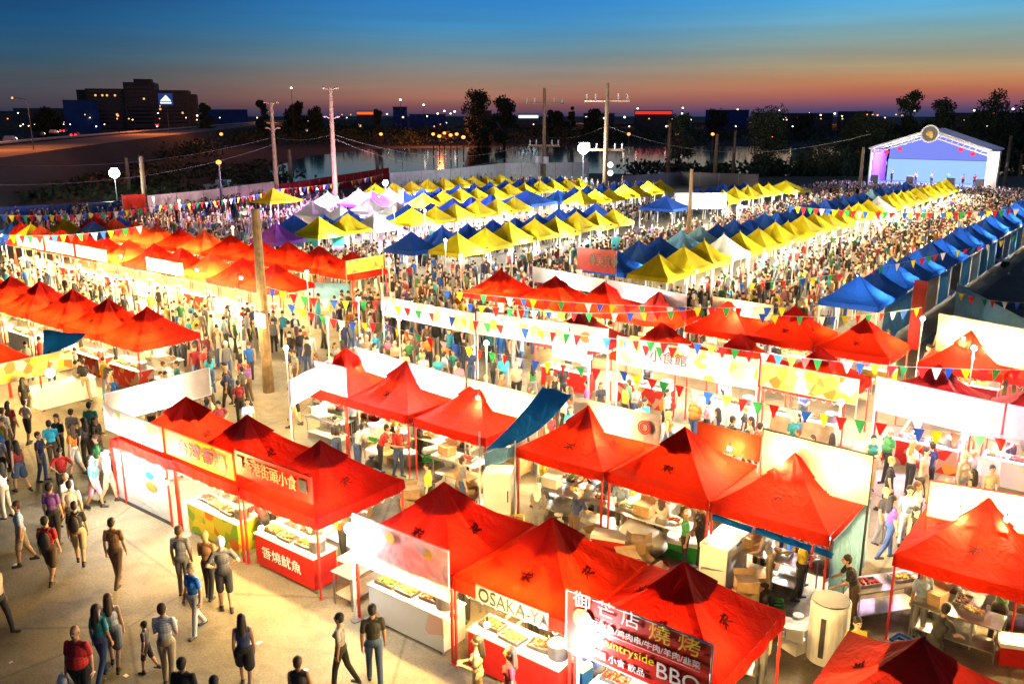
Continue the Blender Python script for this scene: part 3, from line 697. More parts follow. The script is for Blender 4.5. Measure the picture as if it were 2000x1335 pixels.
fg = [
 (49, 1101, 0, LE+.5, 'm_short', 'light blue', 'khaki', 'brown hair', 'person in light blue shirt and khaki shorts walking at the plaza edge', 1.02),
 (105, 1136, 0, AW, 'm_short', 'red', 'dark brown', 'black hair', 'person in red shirt wearing a black backpack, seen from behind', 1.03),
 (160, 1099, 0, AW+.4, 'm_short', 'black', 'khaki', 'black hair', 'person in black shirt with black backpack and pale shorts', 1.0),
 (112, 1062, 0, AW, 'm_stand', 'purple', 'black', 'black hair', 'person in purple shirt between red and black backpackers', 1.03),
 (150, 1055, 0, AW+.2, 'm_stand', 'white', 'grey', 'black hair', 'person in white shirt and grey trousers beside purple shirt', 1.02),
 (190, 992, 0, RI, 'f_short', 'cyan', 'pink', 'black hair', 'person in cyan top and bright pink shorts', .96),
 (233, 1141, 0, AW, 'm_walk', 'brown', 'dark brown', 'black hair', 'person in brown shirt and brown trousers alone on the pavement', 1.04),
 (362, 1160, 0, AW, 'm_stand', 'grey', 'grey', 'brown hair', 'tall person in grey shirt behind the royal blue shirt', 1.05),
 (385, 1236, 0, TO-.4, 'f_walk', 'bright blue', 'white', 'fair hair', 'person in royal blue shirt and white trousers', 1.0),
 (443, 1190, 0, AW+.3, 'm_capshort', 'charcoal', 'black', 'white', 'person in white cap, charcoal shirt and black shorts', 1.08),
 (412, 1165, 0, AW-.2, 'm_hold', 'brown', 'black', 'fair hair', 'person in dark brown shirt beside the white capped person', 1.0),
 (168, 1388, 0, TO, 'm_big', 'red', 'black', 'brown hair', 'heavy person in big red shirt carrying a white plastic bag', 1.08),
 (206, 1322, 0, AW-.2, 'f_long', 'teal', 'blue denim', 'black hair', 'person with long black hair in teal top', .98),
 (228, 1302, 0, AW+.3, 'f_skirt', 'white', 'grey', 'brown hair', 'person with long brown hair in white sleeveless top and grey skirt', 1.0),
 (333, 1332, 0, AW, 'm_hold', 'white', 'khaki', 'brown hair', 'person in white T-shirt and khaki trousers near the royal blue shirt', 1.05),
 (291, 1310, 0, LE, 'm_short', 'charcoal', 'black', 'black hair', 'child in dark clothes beside the white T-shirt', .68),
 (372, 1448, 0, AW, 'm_stand', 'black', 'black', 'black hair', 'person in black T-shirt cut off by the bottom edge', 1.03),
 (433, 1482, 0, AW+.2, 'm_stand', 'light blue', 'blue denim', 'black hair', 'person in pale blue shirt at the bottom edge', 1.0),
 (483, 1342, 0, AW+.2, 'f_skirt', 'navy', 'black', 'black hair', 'person with very long dark hair in navy patterned top', .97),
 (592, 1440, 0, AW, 'f_tank', 'black', 'grey', 'brown hair', 'person in black tank top with a maroon shoulder bag', 1.0),
 (669, 1340, 0, LE-.2, 'f_walk', 'grey', 'black', 'black hair', 'person in grey vest and black trousers holding a brown bag', .97),
 (733, 1334, 0, AW+.2, 'm_walk', 'black', 'blue denim', 'black hair', 'person in black T-shirt and blue jeans watching the clear stall', 1.05),
 (8, 1238, 0, RI, 'm_walk', 'beige', 'black', 'black hair', 'person in beige shirt half out of the left edge', 1.0),
 (8, 950, 0, AW, 'm_short', 'white', 'black', 'black hair', 'person in white shirt and black shorts at the left edge', 1.0),
 (108, 918, 0, AW+.4, 'm_phone', 'cyan', 'dark brown', 'black hair', 'person in cyan shirt and dark trousers in the plaza', 1.0),
 (150, 890, 0, AW, 'm_stand', 'grey', 'dark brown', 'black hair', 'person in grey jacket beside the cyan shirt', .98),
 (185, 880, 0, AW, 'm_stand', 'teal', 'black', 'black hair', 'person in dark teal shirt and black trousers near the white booth', 1.03),
 (218, 980, 0, RI, 'm_short', 'light blue', 'khaki', 'black hair', 'person in pale blue shirt right beside the white booth', 1.0),
 (56, 822, 0, AW, 'f_long', 'black', 'black', 'black hair', 'person in long black outfit facing the left stalls', 1.0),
 (28, 873, 0, AW, 'f_long', 'maroon', 'dark brown', 'black hair', 'person in maroon top with long black hair at far left', .98),
 (15, 1010, 0, LE, 'f_hold', 'white', 'beige', 'black hair', 'person in white top holding food at the left edge', .98),
 (455, 787, 0, LE, 'm_work', 'black', 'blue denim', 'black hair', 'bending person in black shirt and jeans beside the red bundle', 1.02),
 (480, 775, 0, AW, 'm_stand', 'red', 'black', 'black hair', 'person in bright red shirt in the cross aisle', .98),
 (933, 1395, 0, LE, 'f_hold', 'beige', 'khaki', 'black hair', 'person with tied black hair in beige top ordering at the counter', 1.0),
 (995, 1420, 0, LE, 'f_long', 'maroon', 'black', 'brown hair', 'person with long reddish brown hair in front of the red counter', 1.0),
 (1662, 1215, 0, LE, 'm_work', 'black', 'dark brown', 'black hair', 'cook in black shirt bending beside the light blue sheet', 1.0),
 (1815, 1330, 0, RI+.4, 'm_work', 'black', 'black', 'black hair', 'cook in black T-shirt working at steel trays', 1.02),
 (745, 925, 0, RI, 'm_work', 'red', 'black', 'black hair', 'cook in bright red shirt under the second row tents', 1.0),
 (838, 1010, 0, LE, 'm_stand', 'yellow', 'black', 'black hair', 'person in yellow shirt behind the front row tents', .98),
 (1335, 1110, 0, LE, 'm_stand', 'green', 'black', 'white', 'cook in green apron beside the white chest freezer', .95),
 (1155, 1000, 0, LE, 'm_work', 'navy', 'blue denim', 'white', 'cook with white cap leaning over pots', 1.0),
 (520, 1075, 0, LE-.6, 'm_work', 'maroon', 'black', 'black hair', 'vendor in maroon shirt behind the red counter', 1.0),
 (1075, 1290, 0, LE-.5, 'm_work', 'red', 'black', 'black hair', 'vendor in red shirt in the stall under the grey sign', .98),
 (1170, 1390, 0, LE-.7, 'm_work', 'navy', 'black', 'black hair', 'vendor in navy shirt below the red barbecue sign', 1.0),
]
for (px, py, z, rz, kd, sh, pa, ha, lb, scl) in fg:
    x, y = W(px, py); person(x, y, rz+random.uniform(-.1, .1), kd, sh, pa, ha, lb, None, scl)
# things they carry
def bagm(name, m, sx, sy, sz, strap):
    b_ = MB(); b_.ball((0, 0, -sz*.5), 1, 0, 12, 8, (sx, sy, sz*.55)); s = MB()
    if strap == 'loop': s.tube((-.05, 0, -.02), (0, 0, .06), .006, n=4).tube((0, 0, .06), (.05, 0, -.02), .006, n=4)
    else:
        for q in (-.1, .1): s.tube((q, .0, .02), (q, -.2, .06), .018, n=5).tube((q, -.2, .06), (q, -.22, -.25), .018, n=5).tube((q, -.22, -.25), (q, 0, -.36), .012, n=5)
    e = bpy.data.objects.new(name, None); col.objects.link(e); b_.build('bag_body', M[m], e, smooth=True); s.build('strap', M[m], e); return e
def hand(px, py, rz, s, k=1.0):
    x, y = W(px, py); lx, ly = s*.27*k, -.07*k; return (x+lx*math.cos(rz)-ly*math.sin(rz), y+lx*math.sin(rz)+ly*math.cos(rz), .76*k)
e = bagm('plastic_bag', 'whitepaint', .15, .10, .36, 'loop'); e.location = hand(168, 1388, TO, -1, 1.15); tag(e, 'white plastic carrier bag hanging from the heavy red-shirted person', 'bag')
for (px, py, h_, lb) in ((105, 1136, 1.42, 'black backpack on the back of the red shirt'), (160, 1099, 1.38, 'black backpack on the back of the black shirt')):
    x, y = W(px, py); e = bagm('backpack', 'black', .15, .085, .44, 'pack'); e.location = (x+.61*.17, y-.79*.17, h_); e.rotation_euler = (0, 0, AW); tag(e, lb, 'backpack', 'black backpacks')
e = bagm('shoulder_bag', 'darkred', .16, .08, .3, 'loop'); e.location = hand(592, 1440, AW, -1, 1.0); e.location.z = 1.05; tag(e, 'maroon shoulder bag at the hip of the black tank top', 'bag')
e = bagm('hand_bag', 'card', .15, .07, .24, 'loop'); e.location = hand(669, 1340, LE-.2, -1, .97); tag(e, 'brown bag held out by the person in grey vest', 'bag')

# ------------------------------------------------------------------ red tents
FX = [-22.3, -19.4, -16.4, -12.25, -9.3, -6.34, -2.25]; FY = 13.48
for i, x in enumerate(FX):
    near_tent('darkred' if i == 6 else 'crimson red' if i in (1, 2, 3, 5) else 'red', x, FY, f"{'maroon' if i == 6 else 'crimson' if i in (1, 2, 3, 5) else 'red'} canopy, {ORD[i]} from the left in the front row", 'red canopies in the front row')
near_tent('darkred', .72, FY, 'maroon canopy cut by the right edge at the bottom corner', 'red canopies in the front row')
MX = [-22.7, -19.75, -16.62, -12.6, -9.58, -6.64, -2.4, .55]; MY = 20.0
for i, x in enumerate(MX):
    near_tent('red', x, MY, f"bright red canopy, {ORD[i]} from the left in the second row", 'red canopies in the second row')
U2X = [-28.2, -25.2, -22.1, -19.55, -15.8, -12.5, -9.5, -5.65, -2.7]; U2Y = 30.4
for i, x in enumerate(U2X):
    if i < 3: continue
    near_tent('darkred' if i in (3, 7, 8) else 'red', x, U2Y, f"red canopy, {ORD[i-3]} from the left in the third row behind white banners", 'red canopies in the third row')
UX = [-28.6, -25.0, -22.1, -19.0, -15.5, -12.6, -9.65, -5.75, -2.7]; UY = 36.3
for i, x in enumerate(UX):
    near_tent('darkred' if i in (8,) else 'red', x, UY, f"red canopy, {ORD[i]} from the left in the fourth row", 'red canopies in the fourth row')
LX = [-34.5-3.2*k for k in range(8)]
for i, x in enumerate(LX):
    near_tent('red', x, 19.45, f"red canopy left of the cross aisle, {ORD[i]} from the aisle", 'red canopies left of the cross aisle')
x0, y0 = W(75, 692, 2.3)
for i in range(2): near_tent('red', x0-1.45-2.95*i, y0-1.45, ['red canopy beside the plaza at the far left edge', 'red canopy at the left edge, mostly out of frame'][i], 'red canopies at the plaza corner')
for r, yy in enumerate((30.2, 35.9)):
    for i in range(11):
        x = -39.7-3.05*i
        near_tent(random.choice(['red', 'red', 'orange']), x, yy, f"orange-red canopy in the left block {['front', 'rear'][r]} row, {ORD[i]} from the aisle", f"canopies of the left block {['front', 'rear'][r]} row")
# ------------------------------------------------------------------ yellow and blue rows
def row(kind, x, ys, nm, special={}):
    for i, y in enumerate(ys):
        k = special.get(i, kind); y += random.uniform(-.14, .14); cn = {'yellow': 'yellow', 'blue': 'navy blue', 'white': 'white', 'orange': 'amber', 'ltarp': 'light blue', 'purple': 'violet'}[k]
        far_tent(k, x+random.uniform(-.07, .07), y, f"{cn} canopy, {ORD[i]} from the near end of {nm}", f'canopies of {nm}', random.uniform(.93, 1.03))
rg = lambda a, b, s=3.02: [a+s*i for i in range(int((b-a)/s)+1)]
row('blue', -12.7, rg(45.7, 112), 'the right-hand blue row')
row('yellow', -24.5, rg(46.4, 122), 'the long main-aisle yellow row', {3: 'white', 15: 'white'})
row('blue', -27.7, rg(46.6, 118), 'the blue row beside the yellow row', {3: 'ltarp', 4: 'ltarp', 18: 'ltarp'})  # fourth and fifth are pale: the light on them is put into their colour
row('yellow', -40.3, rg(46.4, 68), 'the middle yellow row')
row('blue', -43.2, rg(44.8, 70), 'the middle blue row')
far_tent('blue', -42.8, 82, 'single navy canopy sheltering a crowd behind the middle rows', None, 1.35)
row('yellow', -41.0, rg(92, 106, 3.3), 'the far middle yellow row'); far_tent('yellow', -40.8, 110.5, 'large yellow canopy alone at the end of the far middle row', None, 1.7)
row('blue', -44.0, rg(92, 106, 3.3), 'the far middle blue row')
row('yellow', -54.4, rg(45.8, 52.5)+rg(56.4, 73), 'the third yellow row', {2: 'white'})
row('blue', -57.2, rg(45.6, 52)+rg(59, 72), 'the third blue row')
row('yellow', -52.6, rg(81, 101), 'the far third yellow row'); row('blue', -55.5, rg(81, 101), 'the far third blue row')
far_tent('blue', -56.6, 76.6, 'navy canopy with light blue walls between the third rows', None, 1.6)
row('yellow', -64.8, rg(69, 102), 'the fourth yellow row'); row('blue', -67.8, rg(69, 102), 'the fourth blue row')
row('yellow', -77.2, rg(74, 100), 'the farthest yellow row')
far_tent('purple', -69.5, 66, 'violet blue peaked canopy beside the funfair', None, 1.9)
far_tent('yellow', -81, 62, 'tall yellow canopy at the funfair fence', None, 1.5)
for i, (px, py) in enumerate(((610, 392), (665, 398), (720, 385), (775, 392), (640, 372), (700, 368), (760, 365))):
    x, y = W(px, py, 3.4); far_tent('white', x, y, f'white funfair canopy in violet light, {ORD[i]} of the funfair', 'white canopies of the funfair', .95)
for i, (px, py, k) in enumerate(((60, 440, 'yellow'), (125, 428, 'yellow'), (180, 432, 'blue'), (20, 436, 'blue'), (235, 425, 'blue'), (540, 440, 'purple'))):
    x, y = W(px, py, 3.2); far_tent(k, x, y, f"{['small yellow canopy at the far left', 'yellow canopy with a raised flap behind the left block', 'low blue canopy behind the left block', 'low blue canopy at the left edge', 'blue canopy beside the orange hoarding', 'violet canopy beside the wooden pole'][i]}", None)

# ------------------------------------------------------------------ banners
def spx(a, b, zt, h, mat, label, texts=(), **k):
    p = W(a[0], a[1], zt); q = W(b[0], b[1], zt); return sign(*p, *q, zt-h, zt, mat, label, texts, posts=0, **k)
WR = M['whitepaint']
# front row, facing the plaza
y = FY-1.5
sign(-21.05, y, -18.0, y, 2.3, 3.0, M['print_g'], 'yellow sausage stall banner with red characters above front row', [('台灣香腸', 1.7, .35, .44, M['redpaint'], 2.1)], frame=M['yellowpaint'])
sign(-17.9, y, -15.0, y, 2.5, 3.16, M['redpaint'], 'red banner with tan characters and dark square emblems above front row', [('香港街頭小食', 1.4, .34, .40, M['tan'], 2.0), ('■', .2, .36, .4, M['dark']), ('■', 2.62, .36, .4, M['dark'])], frame=M['redpole'])
sign(-13.62, y-.02, -10.8, y-.02, 1.5, 2.66, M['clear'], 'clear plastic hanging sheet with faint yellow pictures in front of fourth tent', [('●', 1.2, .95, .34, M['goldpaint']), ('●', 2.3, .9, .3, M['goldpaint'])], frame=WR, cat='plastic sheet', name='clear_plastic_sheet')
p = W(930, 1148, 2.1); q = W(1062, 1212, 2.1); sign(p[0], y-.05, q[0], y-.05, 1.85, 2.2, M['skinm'], 'narrow grey sign lettered OSAKA-YA under the fifth canopy', [('OSAKA-YA', .95, .17, .40, M['dark'], 1.7)])
z0, z1 = 1.7, 2.9
sign(-7.84, y-.12, -5.0, y-.12, z0, z1, M['redpaint'], 'large red barbecue banner with white and yellow lettering',
     [('御 芒 店', .85, 1.10, .34, WR, 1.35), ('燒 烤', 2.18, 1.04, .36, M['yellowpaint'], .95), ('三文鱼/鸡肉串/牛肉/羊肉/韭菜', 1.62, .76, .15, WR, 2.1), ('————————————', 1.62, .66, .12, WR, 2.1),
      ('Countryside', 1.2, .48, .24, M['yellowpaint'], 1.25), ('BBQ', 2.28, .36, .42, WR, .8), ('串燒 小食 飲品', 1.1, .18, .17, WR, 1.1), ('●', .38, .72, .55, M['foodo'])], frame=WR)
# white booth at the left end of the front row
sign(-24.3, 12.1, -24.3, 15.6, 2.4, 3.3, M['cream'], 'long pale side banner on the booth at the left end of front row', frame=WR)
sign(-24.2, y-.02, -21.2, y-.02, 2.3, 3.0, M['print_w'], 'white banner with yellow food pictures above the white booth', frame=WR)
bt = bpy.data.objects.new('market_booth', None); col.objects.link(bt); bt.location = (-22.7, 13.1, 0); bt.scale = (1.45, 1.0, .85); tag(bt, 'white walled booth under a red beam at left end of front row', 'booth')
MB().box(-1.0, .95, -1.0, -.97, .12, 2.0).box(-1.0, -.97, -.965, 1.1, .12, 2.0).build('wall', M['white'], bt)
MB().box(-1.05, 1.0, -1.06, -1.02, 2.0, 2.3).box(-1.05, -1.01, -1.015, 1.2, 2.0, 2.3).build('fascia', M['redpaint'], bt)
MB().box(-1.02, .97, -1.03, -1.005, 0, .118).build('skirting', M['dark'], bt)
for sx in (-1.02, .98):
    for sy in (-1.04, 1.1): MB().box(sx-.02, sx+.02, sy-.02, sy+.02, 0, 2.3).build('post', M['redpole'], bt)
o = link('picture', text_mesh('●', .5, M['foodo']), bt, (.35, -1.04, 1.1)); o.rotation_euler = (PI/2, 0, 0)
o = link('picture', text_mesh('●', .35, M['bluepaint']), bt, (.32, -1.04, 1.5)); o.rotation_euler = (PI/2, 0, 0)
# second row, backs of the aisle banners
spx((566, 742), (688, 678), 3.0, .9, M['white'], 'long white end banner of the second row, glowing')
sign(-22.6, 18.5, -21.0, 18.5, 2.2, 3.2, M['pinkw'], 'pale banner with red brush characters at the second row corner', [('烤肉', .95, .5, .55, M['redpaint'], 1.1)], frame=M['redpole'])
spx((692, 676), (905, 738), 3.3, .8, M['white'], 'bright white aisle banner behind the first second-row tents')
spx((912, 738), (1050, 772), 3.3, .85, M['cream'], 'gold lit cream banner back behind the blue tarp')
spx((1122, 774), (1290, 812), 3.4, .85, M['pinkw'], 'pinkish banner back with a faint red roundel behind second row', [('◎', 2.3, .4, .5, M['redpaint'])])
spx((1362, 822), (1486, 852), 3.2, .7, M['orange'], 'orange banner back lit by a lamp behind second row')
spx((1492, 838), (1706, 890), 3.6, 1.25, M['cream'], 'tall cream banner back with two lamps behind second row', frame=M['dark'])
spx((1817, 938), (2020, 972), 3.4, .85, M['cream'], 'cream slatted banner back at the right end of second row', frame=M['redpole'])
# fourth row backs
spx((1040, 520), (1180, 545), 3.3, .8, M['white'], 'white banner back behind the second fourth-row tent')
spx((1185, 545), (1340, 575), 3.3, .8, M['pinkw'], 'pale pink banner back behind the third fourth-row tent')
spx((1392, 578), (1510, 596), 3.3, .7, M['cream'], 'cream banner back behind the middle fourth-row tents')
spx((1835, 612), (2015, 645), 3.7, 1.5, M['cream'], 'tall tan hoarding with four lamps at right end of fourth row', frame=M['wood'])
# third row, facing us
spx((745, 578), (925, 612), 3.1, .9, M['print_w'], 'left pale banner of the third row with dark bunting before it')
spx((930, 608), (1188, 642), 3.1, 1.0, M['white'], 'long white banner in the middle of the third row', [('美食天地', 3.2, .5, .5, M['yellowpaint'], 2.2), ('●', .9, .5, .6, M['foody']), ('●', 5.2, .5, .6, M['foodo'])])
sign(-19.9, 28.7, -18.2, 28.7, 1.5, 3.1, M['print_w'], 'pale printed banner hanging beside the long white banner')
spx((1205, 655), (1482, 702), 3.1, 1.1, M['print_w'], 'second long pale banner of the third row', [('小食館', 2.2, .55, .5, M['redpaint'], 1.5)])
spx((1488, 706), (1678, 742), 3.0, .85, M['print_y'], 'yellow banner of food pictures in the third row', frame=M['cream'])
spx((1712, 734), (1962, 788), 3.1, 1.15, M['pinkw'], 'big pinkish white banner at right of the third row', [('泡泡茶', 2.0, .6, .42, M['cream'], 1.4), ('●', 3.6, .55, .4, M['cream'])])
spx((1968, 788), (2060, 806), 3.1, 1.15, M['pinkw'], 'pink banner cut by the right edge in third row')
# left block
for i in range(7):
    if i in (0, 1, 3): continue
    x = -37.4-4.3*i
    sign(x-3.9, 28.4, x, 28.4, 2.05, 2.85, M['white'], f'white glowing banner of the left block, {ORD[i]} from the aisle', group='white banners of the left block')
sign(x0+.08, y0-2.9, x0+.08, y0+1.2, 1.5, 2.25, M['print_y'], 'yellow and red food banner on the plaza corner stall', frame=M['cream'], out_=-1)
spx((676, 510), (748, 498), 3.3, .75, M['print_g'], 'small green and red menu board at the left block corner', frame=M['cream'])
# middle distance
spx((1128, 482), (1204, 490), 3.4, 1.4, M['redpaint'], 'red banner with a cream panel in front of the blue row', [('◆美食◆', 1.9, .7, .8, M['cream'], 2.0)])
spx((1320, 377), (1420, 377), 3.2, 1.7, M['white'], 'white screen beside the short wooden pole')
spx((590, 425), (640, 430), 3.0, 1.0, M['cream'], 'cream panel left of the first yellow canopy')
for i, (a, b_, mt, nm) in enumerate((((575, 457), (620, 459), 'cyanpaint', 'cyan panel below the near third yellow row canopy'), ((648, 455), (680, 457), 'cyanpaint', 'second cyan panel below the near third yellow row canopy'), ((1195, 462), (1212, 462), 'cyanpaint', 'cyan sheet at the near end of the blue row'))):
    spx(a, b_, 2.0, 1.0, M[mt], nm)
x, y = W(640, 555, 2.0); sign(x-1.3, y-.6, x+1.2, y+.5, .9, 2.1, M['ltarp'], 'grey blue awning sheet at the left block corner', sag=.1)
sign(-10.9, 44.1, -10.9, 47.0, .2, 2.15, M['ltarp'], 'light blue side wall of the nearest navy canopy', sag=.05)
x, y = W(1782, 690, 0); sign(x-.3, y, x+.3, y, .2, 3.6, M['redpaint'], 'tall narrow red flag banner beside the nearest navy canopy', name='flag_banner', cat='flag banner')
# ------------------------------------------------------------------ tarps
tp = lambda a, b, z: (*W(a, b, z), z)
def tarp(p, mat, label, sag=.35, name='tarpaulin', n=12, thick=.02):
    """sheet through four corner points"""
    mb = MB(); A, B, C_, D = [Vector(q) for q in p]; vs = []
    for s in (0, 1):
        for j in range(n+1):
            for i in range(n+1):
                u, v = i/n, j/n; q = A.lerp(B, u).lerp(D.lerp(C_, u), v)
                q = q+Vector((0, 0, -sag*math.sin(PI*v)*(.6+.4*math.sin(PI*u))+.03*math.sin(9*u+4*v)-s*thick)); vs.append(q)
    K = (n+1)**2; fs = []
    for j in range(n):
        for i in range(n):
            a = j*(n+1)+i; fs += [(a, a+1, a+n+2, a+n+1), (K+a, K+a+n+1, K+a+n+2, K+a+1)]
    mb.add(vs, fs); o = mb.build(name, M[mat], smooth=True); tag(o, label, 'tarpaulin'); return o
A_, B_ = tp(946, 880, 2.2), tp(1012, 864, 2.2)
tarp([A_, B_, tp(1118, 770, 3.75), tp(1060, 754, 3.85)], 'tarp', 'deep blue tarpaulin slung between two red canopies', .22)
tarp([(A_[0]+.05, A_[1]-.05, 1.75), (B_[0]-.03, B_[1]-.05, 1.8), (B_[0], B_[1]-.03, 2.18), (A_[0], A_[1]-.03, 2.18)], 'ltarp', 'pale blue tarpaulin end hanging below the deep blue one', .03)
for q, qx in enumerate((941, 1010)): X_, Y_ = W(qx, 880, 2.0); o = MB().tube((X_, Y_-.1, 0), (X_, Y_-.1, 2.6), .025, n=6).build('tarp_post', M['pole']); tag(o, f"{'left' if q < 1 else 'right'} thin post holding the deep blue tarpaulin", 'post', 'posts of the blue tarpaulin')
tarp([tp(84, 644, 2.2), tp(168, 652, 2.1), tp(122, 680, 1.7), tp(84, 694, 1.3)], 'tarp', 'blue tarpaulin drooping below the left red canopies', .1)
sign(-5.1, 18.5, -5.1, 21.4, .1, 2.0, M['ltarp'], 'light blue translucent side sheet closing the second row tent', sag=.12, cat='plastic sheet', name='side_sheet', out_=-1)
for i, (xa, xb) in enumerate(((-8.0, -7.0), (-6.9, -5.6), (-5.5, -5.1))):
    o = MB().tube((xa, 18.5, 1.74-.03*i), (xb, 18.5, 1.69-.03*i), .075, n=10).build('rolled_tarp', M['tarp'], smooth=True); tag(o, f"{['long', 'middle', 'short'][i] if i else 'first'} blue rolled tarpaulin tied under the second row eave", 'rolled tarp', 'rolled blue tarps')
for i, (px, z) in enumerate(((1500, 0), (1660, 0))): pass
x, y = W(1480, 657, 1.95); o = MB().tube((x-.9, y, 1.95), (x+1.2, y, 1.9), .09, n=10).build('rolled_tarp', M['tarp'], smooth=True); tag(o, 'blue rolled tarp under the seventh fourth-row canopy', 'rolled tarp', 'rolled blue tarps')
x, y = W(1310, 607, 2.0); sign(x-.9, y, x+.9, y, 1.3, 2.0, M['ltarp'], 'light blue sheet under the fourth-row canopies', sag=.06)

# ------------------------------------------------------------------ stock the stalls
cks = ['yellowpaint', 'print_r', 'redpaint', 'whitepaint', 'print_w', 'ply']
CK = {1: 'print_g', 2: 'redpaint', 3: 'print_w', 4: 'redpaint', 5: 'whitepaint', 6: 'redpaint'}
for i, x in enumerate(FX):
    if i == 0: lamp((x, FY, 1.6), 260, WHITE, .1); continue  # light without a fixture, added to brighten the first canopy
    dress(x, FY, -1, f'under the {ORD[i]} front row canopy', 100+i, CK[i], lightp=330, c=(1, .62, .2), bulbs=3)
for i, x in enumerate(MX): dress(x, MY, 1, f'under the {ORD[i]} second row canopy', 200+i, random.choice(cks), lightp=420, c=WARM if i != 5 else WHITE)
for i, x in enumerate(U2X):
    if i >= 3: dress(x, U2Y, -1, f'under the {ORD[i-3]} third row canopy', 300+i, random.choice(cks), back=False, lightp=420, c=WHITE if i < 7 else PINK)
for i, x in enumerate(UX): dress(x, UY, 1 if i > 3 else -1, f'under the {ORD[i]} fourth row canopy', 400+i, random.choice(cks), back=True, lightp=420, c=WARM)
for i, x in enumerate(LX[:6]): dress(x, 19.45, -1, f'under {ORD[i]} canopy left of the aisle', 500+i, random.choice(cks), lightp=480)
for r, yy in enumerate((30.2, 35.9)):
    for i in range(10): dress(-39.7-3.05*i, yy, -1, f"under {ORD[i]} {['front', 'rear'][r]} canopy of the left block", 600+20*r+i, random.choice(cks), back=False, counter_=(r == 0), lightp=620 if r == 0 else 300)
# bright lights over the white banners of the third row and the left block
def hoodlamp(x, y, z, power, c, label, group=None, white=True):
    e = bpy.data.objects.new('flood_lamp', None); col.objects.link(e); e.location = (x, y, z); tag(e, label, 'flood lamp', group)
    MB().box(-.12, .12, .0, .10, -.07, .07).build('housing', M['dark'], e)
    MB().box(-.10, .10, -.015, -.003, -.055, .055).build('lens', M['bulbw' if white else 'bulb'], e)
    lamp((0, -.25, 0), power, c, .08, e); return e
for i, (px, py) in enumerate(((830, 590), (1000, 620), (1130, 640), (1260, 680), (1400, 700), (1580, 722), (1780, 755), (1900, 780))):  # lamps added to blow the third row banners out to white
    x, y = W(px, py, 3.1); hoodlamp(x, y-.9, 3.2, 105, PINK if px > 1700 else COOL if px < 1000 else WHITE, f'added flood lamp shining on third row banners, {ORD[i]} from the left', 'added flood lamps of the third row')
for i in range(9):
    hoodlamp(-39-4.*i, 27.4, 2.9, 900 if i < 5 else 480, (1, .74, .36), f'flood lamp above left block front banners, {ORD[i]} from the aisle', 'flood lamps of the left block')
def onboard(a, b_, zt, px, off, dz, pw, label, c=WARM):
    p, q = W(*a, zt), W(*b_, zt); lo, hi = 0, 1
    for _ in range(30):
        t = (lo+hi)/2
        if P(p[0]+(q[0]-p[0])*t, p[1]+(q[1]-p[1])*t, zt)[0] < px: lo = t
        else: hi = t
    L = math.hypot(q[0]-p[0], q[1]-p[1]); nx, ny = (q[1]-p[1])/L, -(q[0]-p[0])/L
    bulb(p[0]+(q[0]-p[0])*lo+nx*off, p[1]+(q[1]-p[1])*lo+ny*off, zt-dz, label, None, pw, c)
B5 = ((1492, 838), (1706, 890), 3.6); B9 = ((1835, 612), (2015, 645), 3.7); BG = ((912, 738), (1050, 772), 3.3)
onboard(*B5, 1543, .45, .35, 130, 'lamp glowing against left half of the tall cream banner'); onboard(*B5, 1655, .45, .35, 130, 'lamp glowing against right half of the tall cream banner')
onboard((1362, 822), (1486, 852), 3.2, 1440, .4, .3, 110, 'lamp glowing against the orange banner')
onboard(*BG, 1020, .3, .3, 80, 'lamp glowing at right end of the gold lit banner'); onboard(*BG, 950, .4, .3, 130, 'lamp glowing at left end of the gold lit banner')
onboard((1122, 774), (1290, 812), 3.4, 1200, .5, .3, 110, 'lamp glowing before the pinkish banner with roundel')
for k_, a_ in enumerate((1865, 1900, 1942, 1975)): onboard(*B9, a_, .5, .6, 80, f'lamp on the tan hoarding, {ORD[k_]} of four')
onboard((1817, 938), (2020, 972), 3.4, 1880, .5, .3, 120, 'left lamp glowing on the cream slatted banner'); onboard((1817, 938), (2020, 972), 3.4, 1970, .5, .3, 120, 'right lamp glowing on the cream slatted banner')
onboard((566, 742), (688, 678), 3.0, 610, .6, .1, 170, 'left added lamp before the long white end banner', WHITE); onboard((566, 742), (688, 678), 3.0, 660, .6, .1, 170, 'right added lamp before the long white end banner', WHITE)  # both lamps added on the near side to whiten the end banner
onboard((692, 676), (905, 738), 3.3, 740, .6, .1, 150, 'first added lamp on the white aisle banner', WHITE); onboard((692, 676), (905, 738), 3.3, 850, .6, .1, 150, 'second added lamp on the white aisle banner', WHITE)  # lamps added to overexpose the aisle banner
onboard((1040, 520), (1180, 545), 3.3, 1110, .6, .2, 200, 'lamp before the fourth-row white banner', WHITE); onboard((1185, 545), (1340, 575), 3.3, 1260, .6, .2, 200, 'lamp before the fourth-row pale pink banner', WHITE); onboard((1392, 578), (1510, 596), 3.3, 1450, .6, .2, 160, 'lamp before the middle fourth-row cream banner', WARM)
for i, (x, y, z, pw) in enumerate(((-24.0, 13.6, 2.9, 260), (-23.5, 11.45, 1.9, 120), (-22.2, 11.45, 1.9, 110), (-21.8, 18.0, 2.9, 120))):  # right booth bulb and corner banner bulb added to brighten their panels
    if pw: bulb(x, y, z, f"bulb lighting {['the pale side banner of the white booth', 'the left half of the booth front', 'the right half of the booth front, added', 'the brush character banner at the second row corner, added'][i]}", None, pw, WHITE)
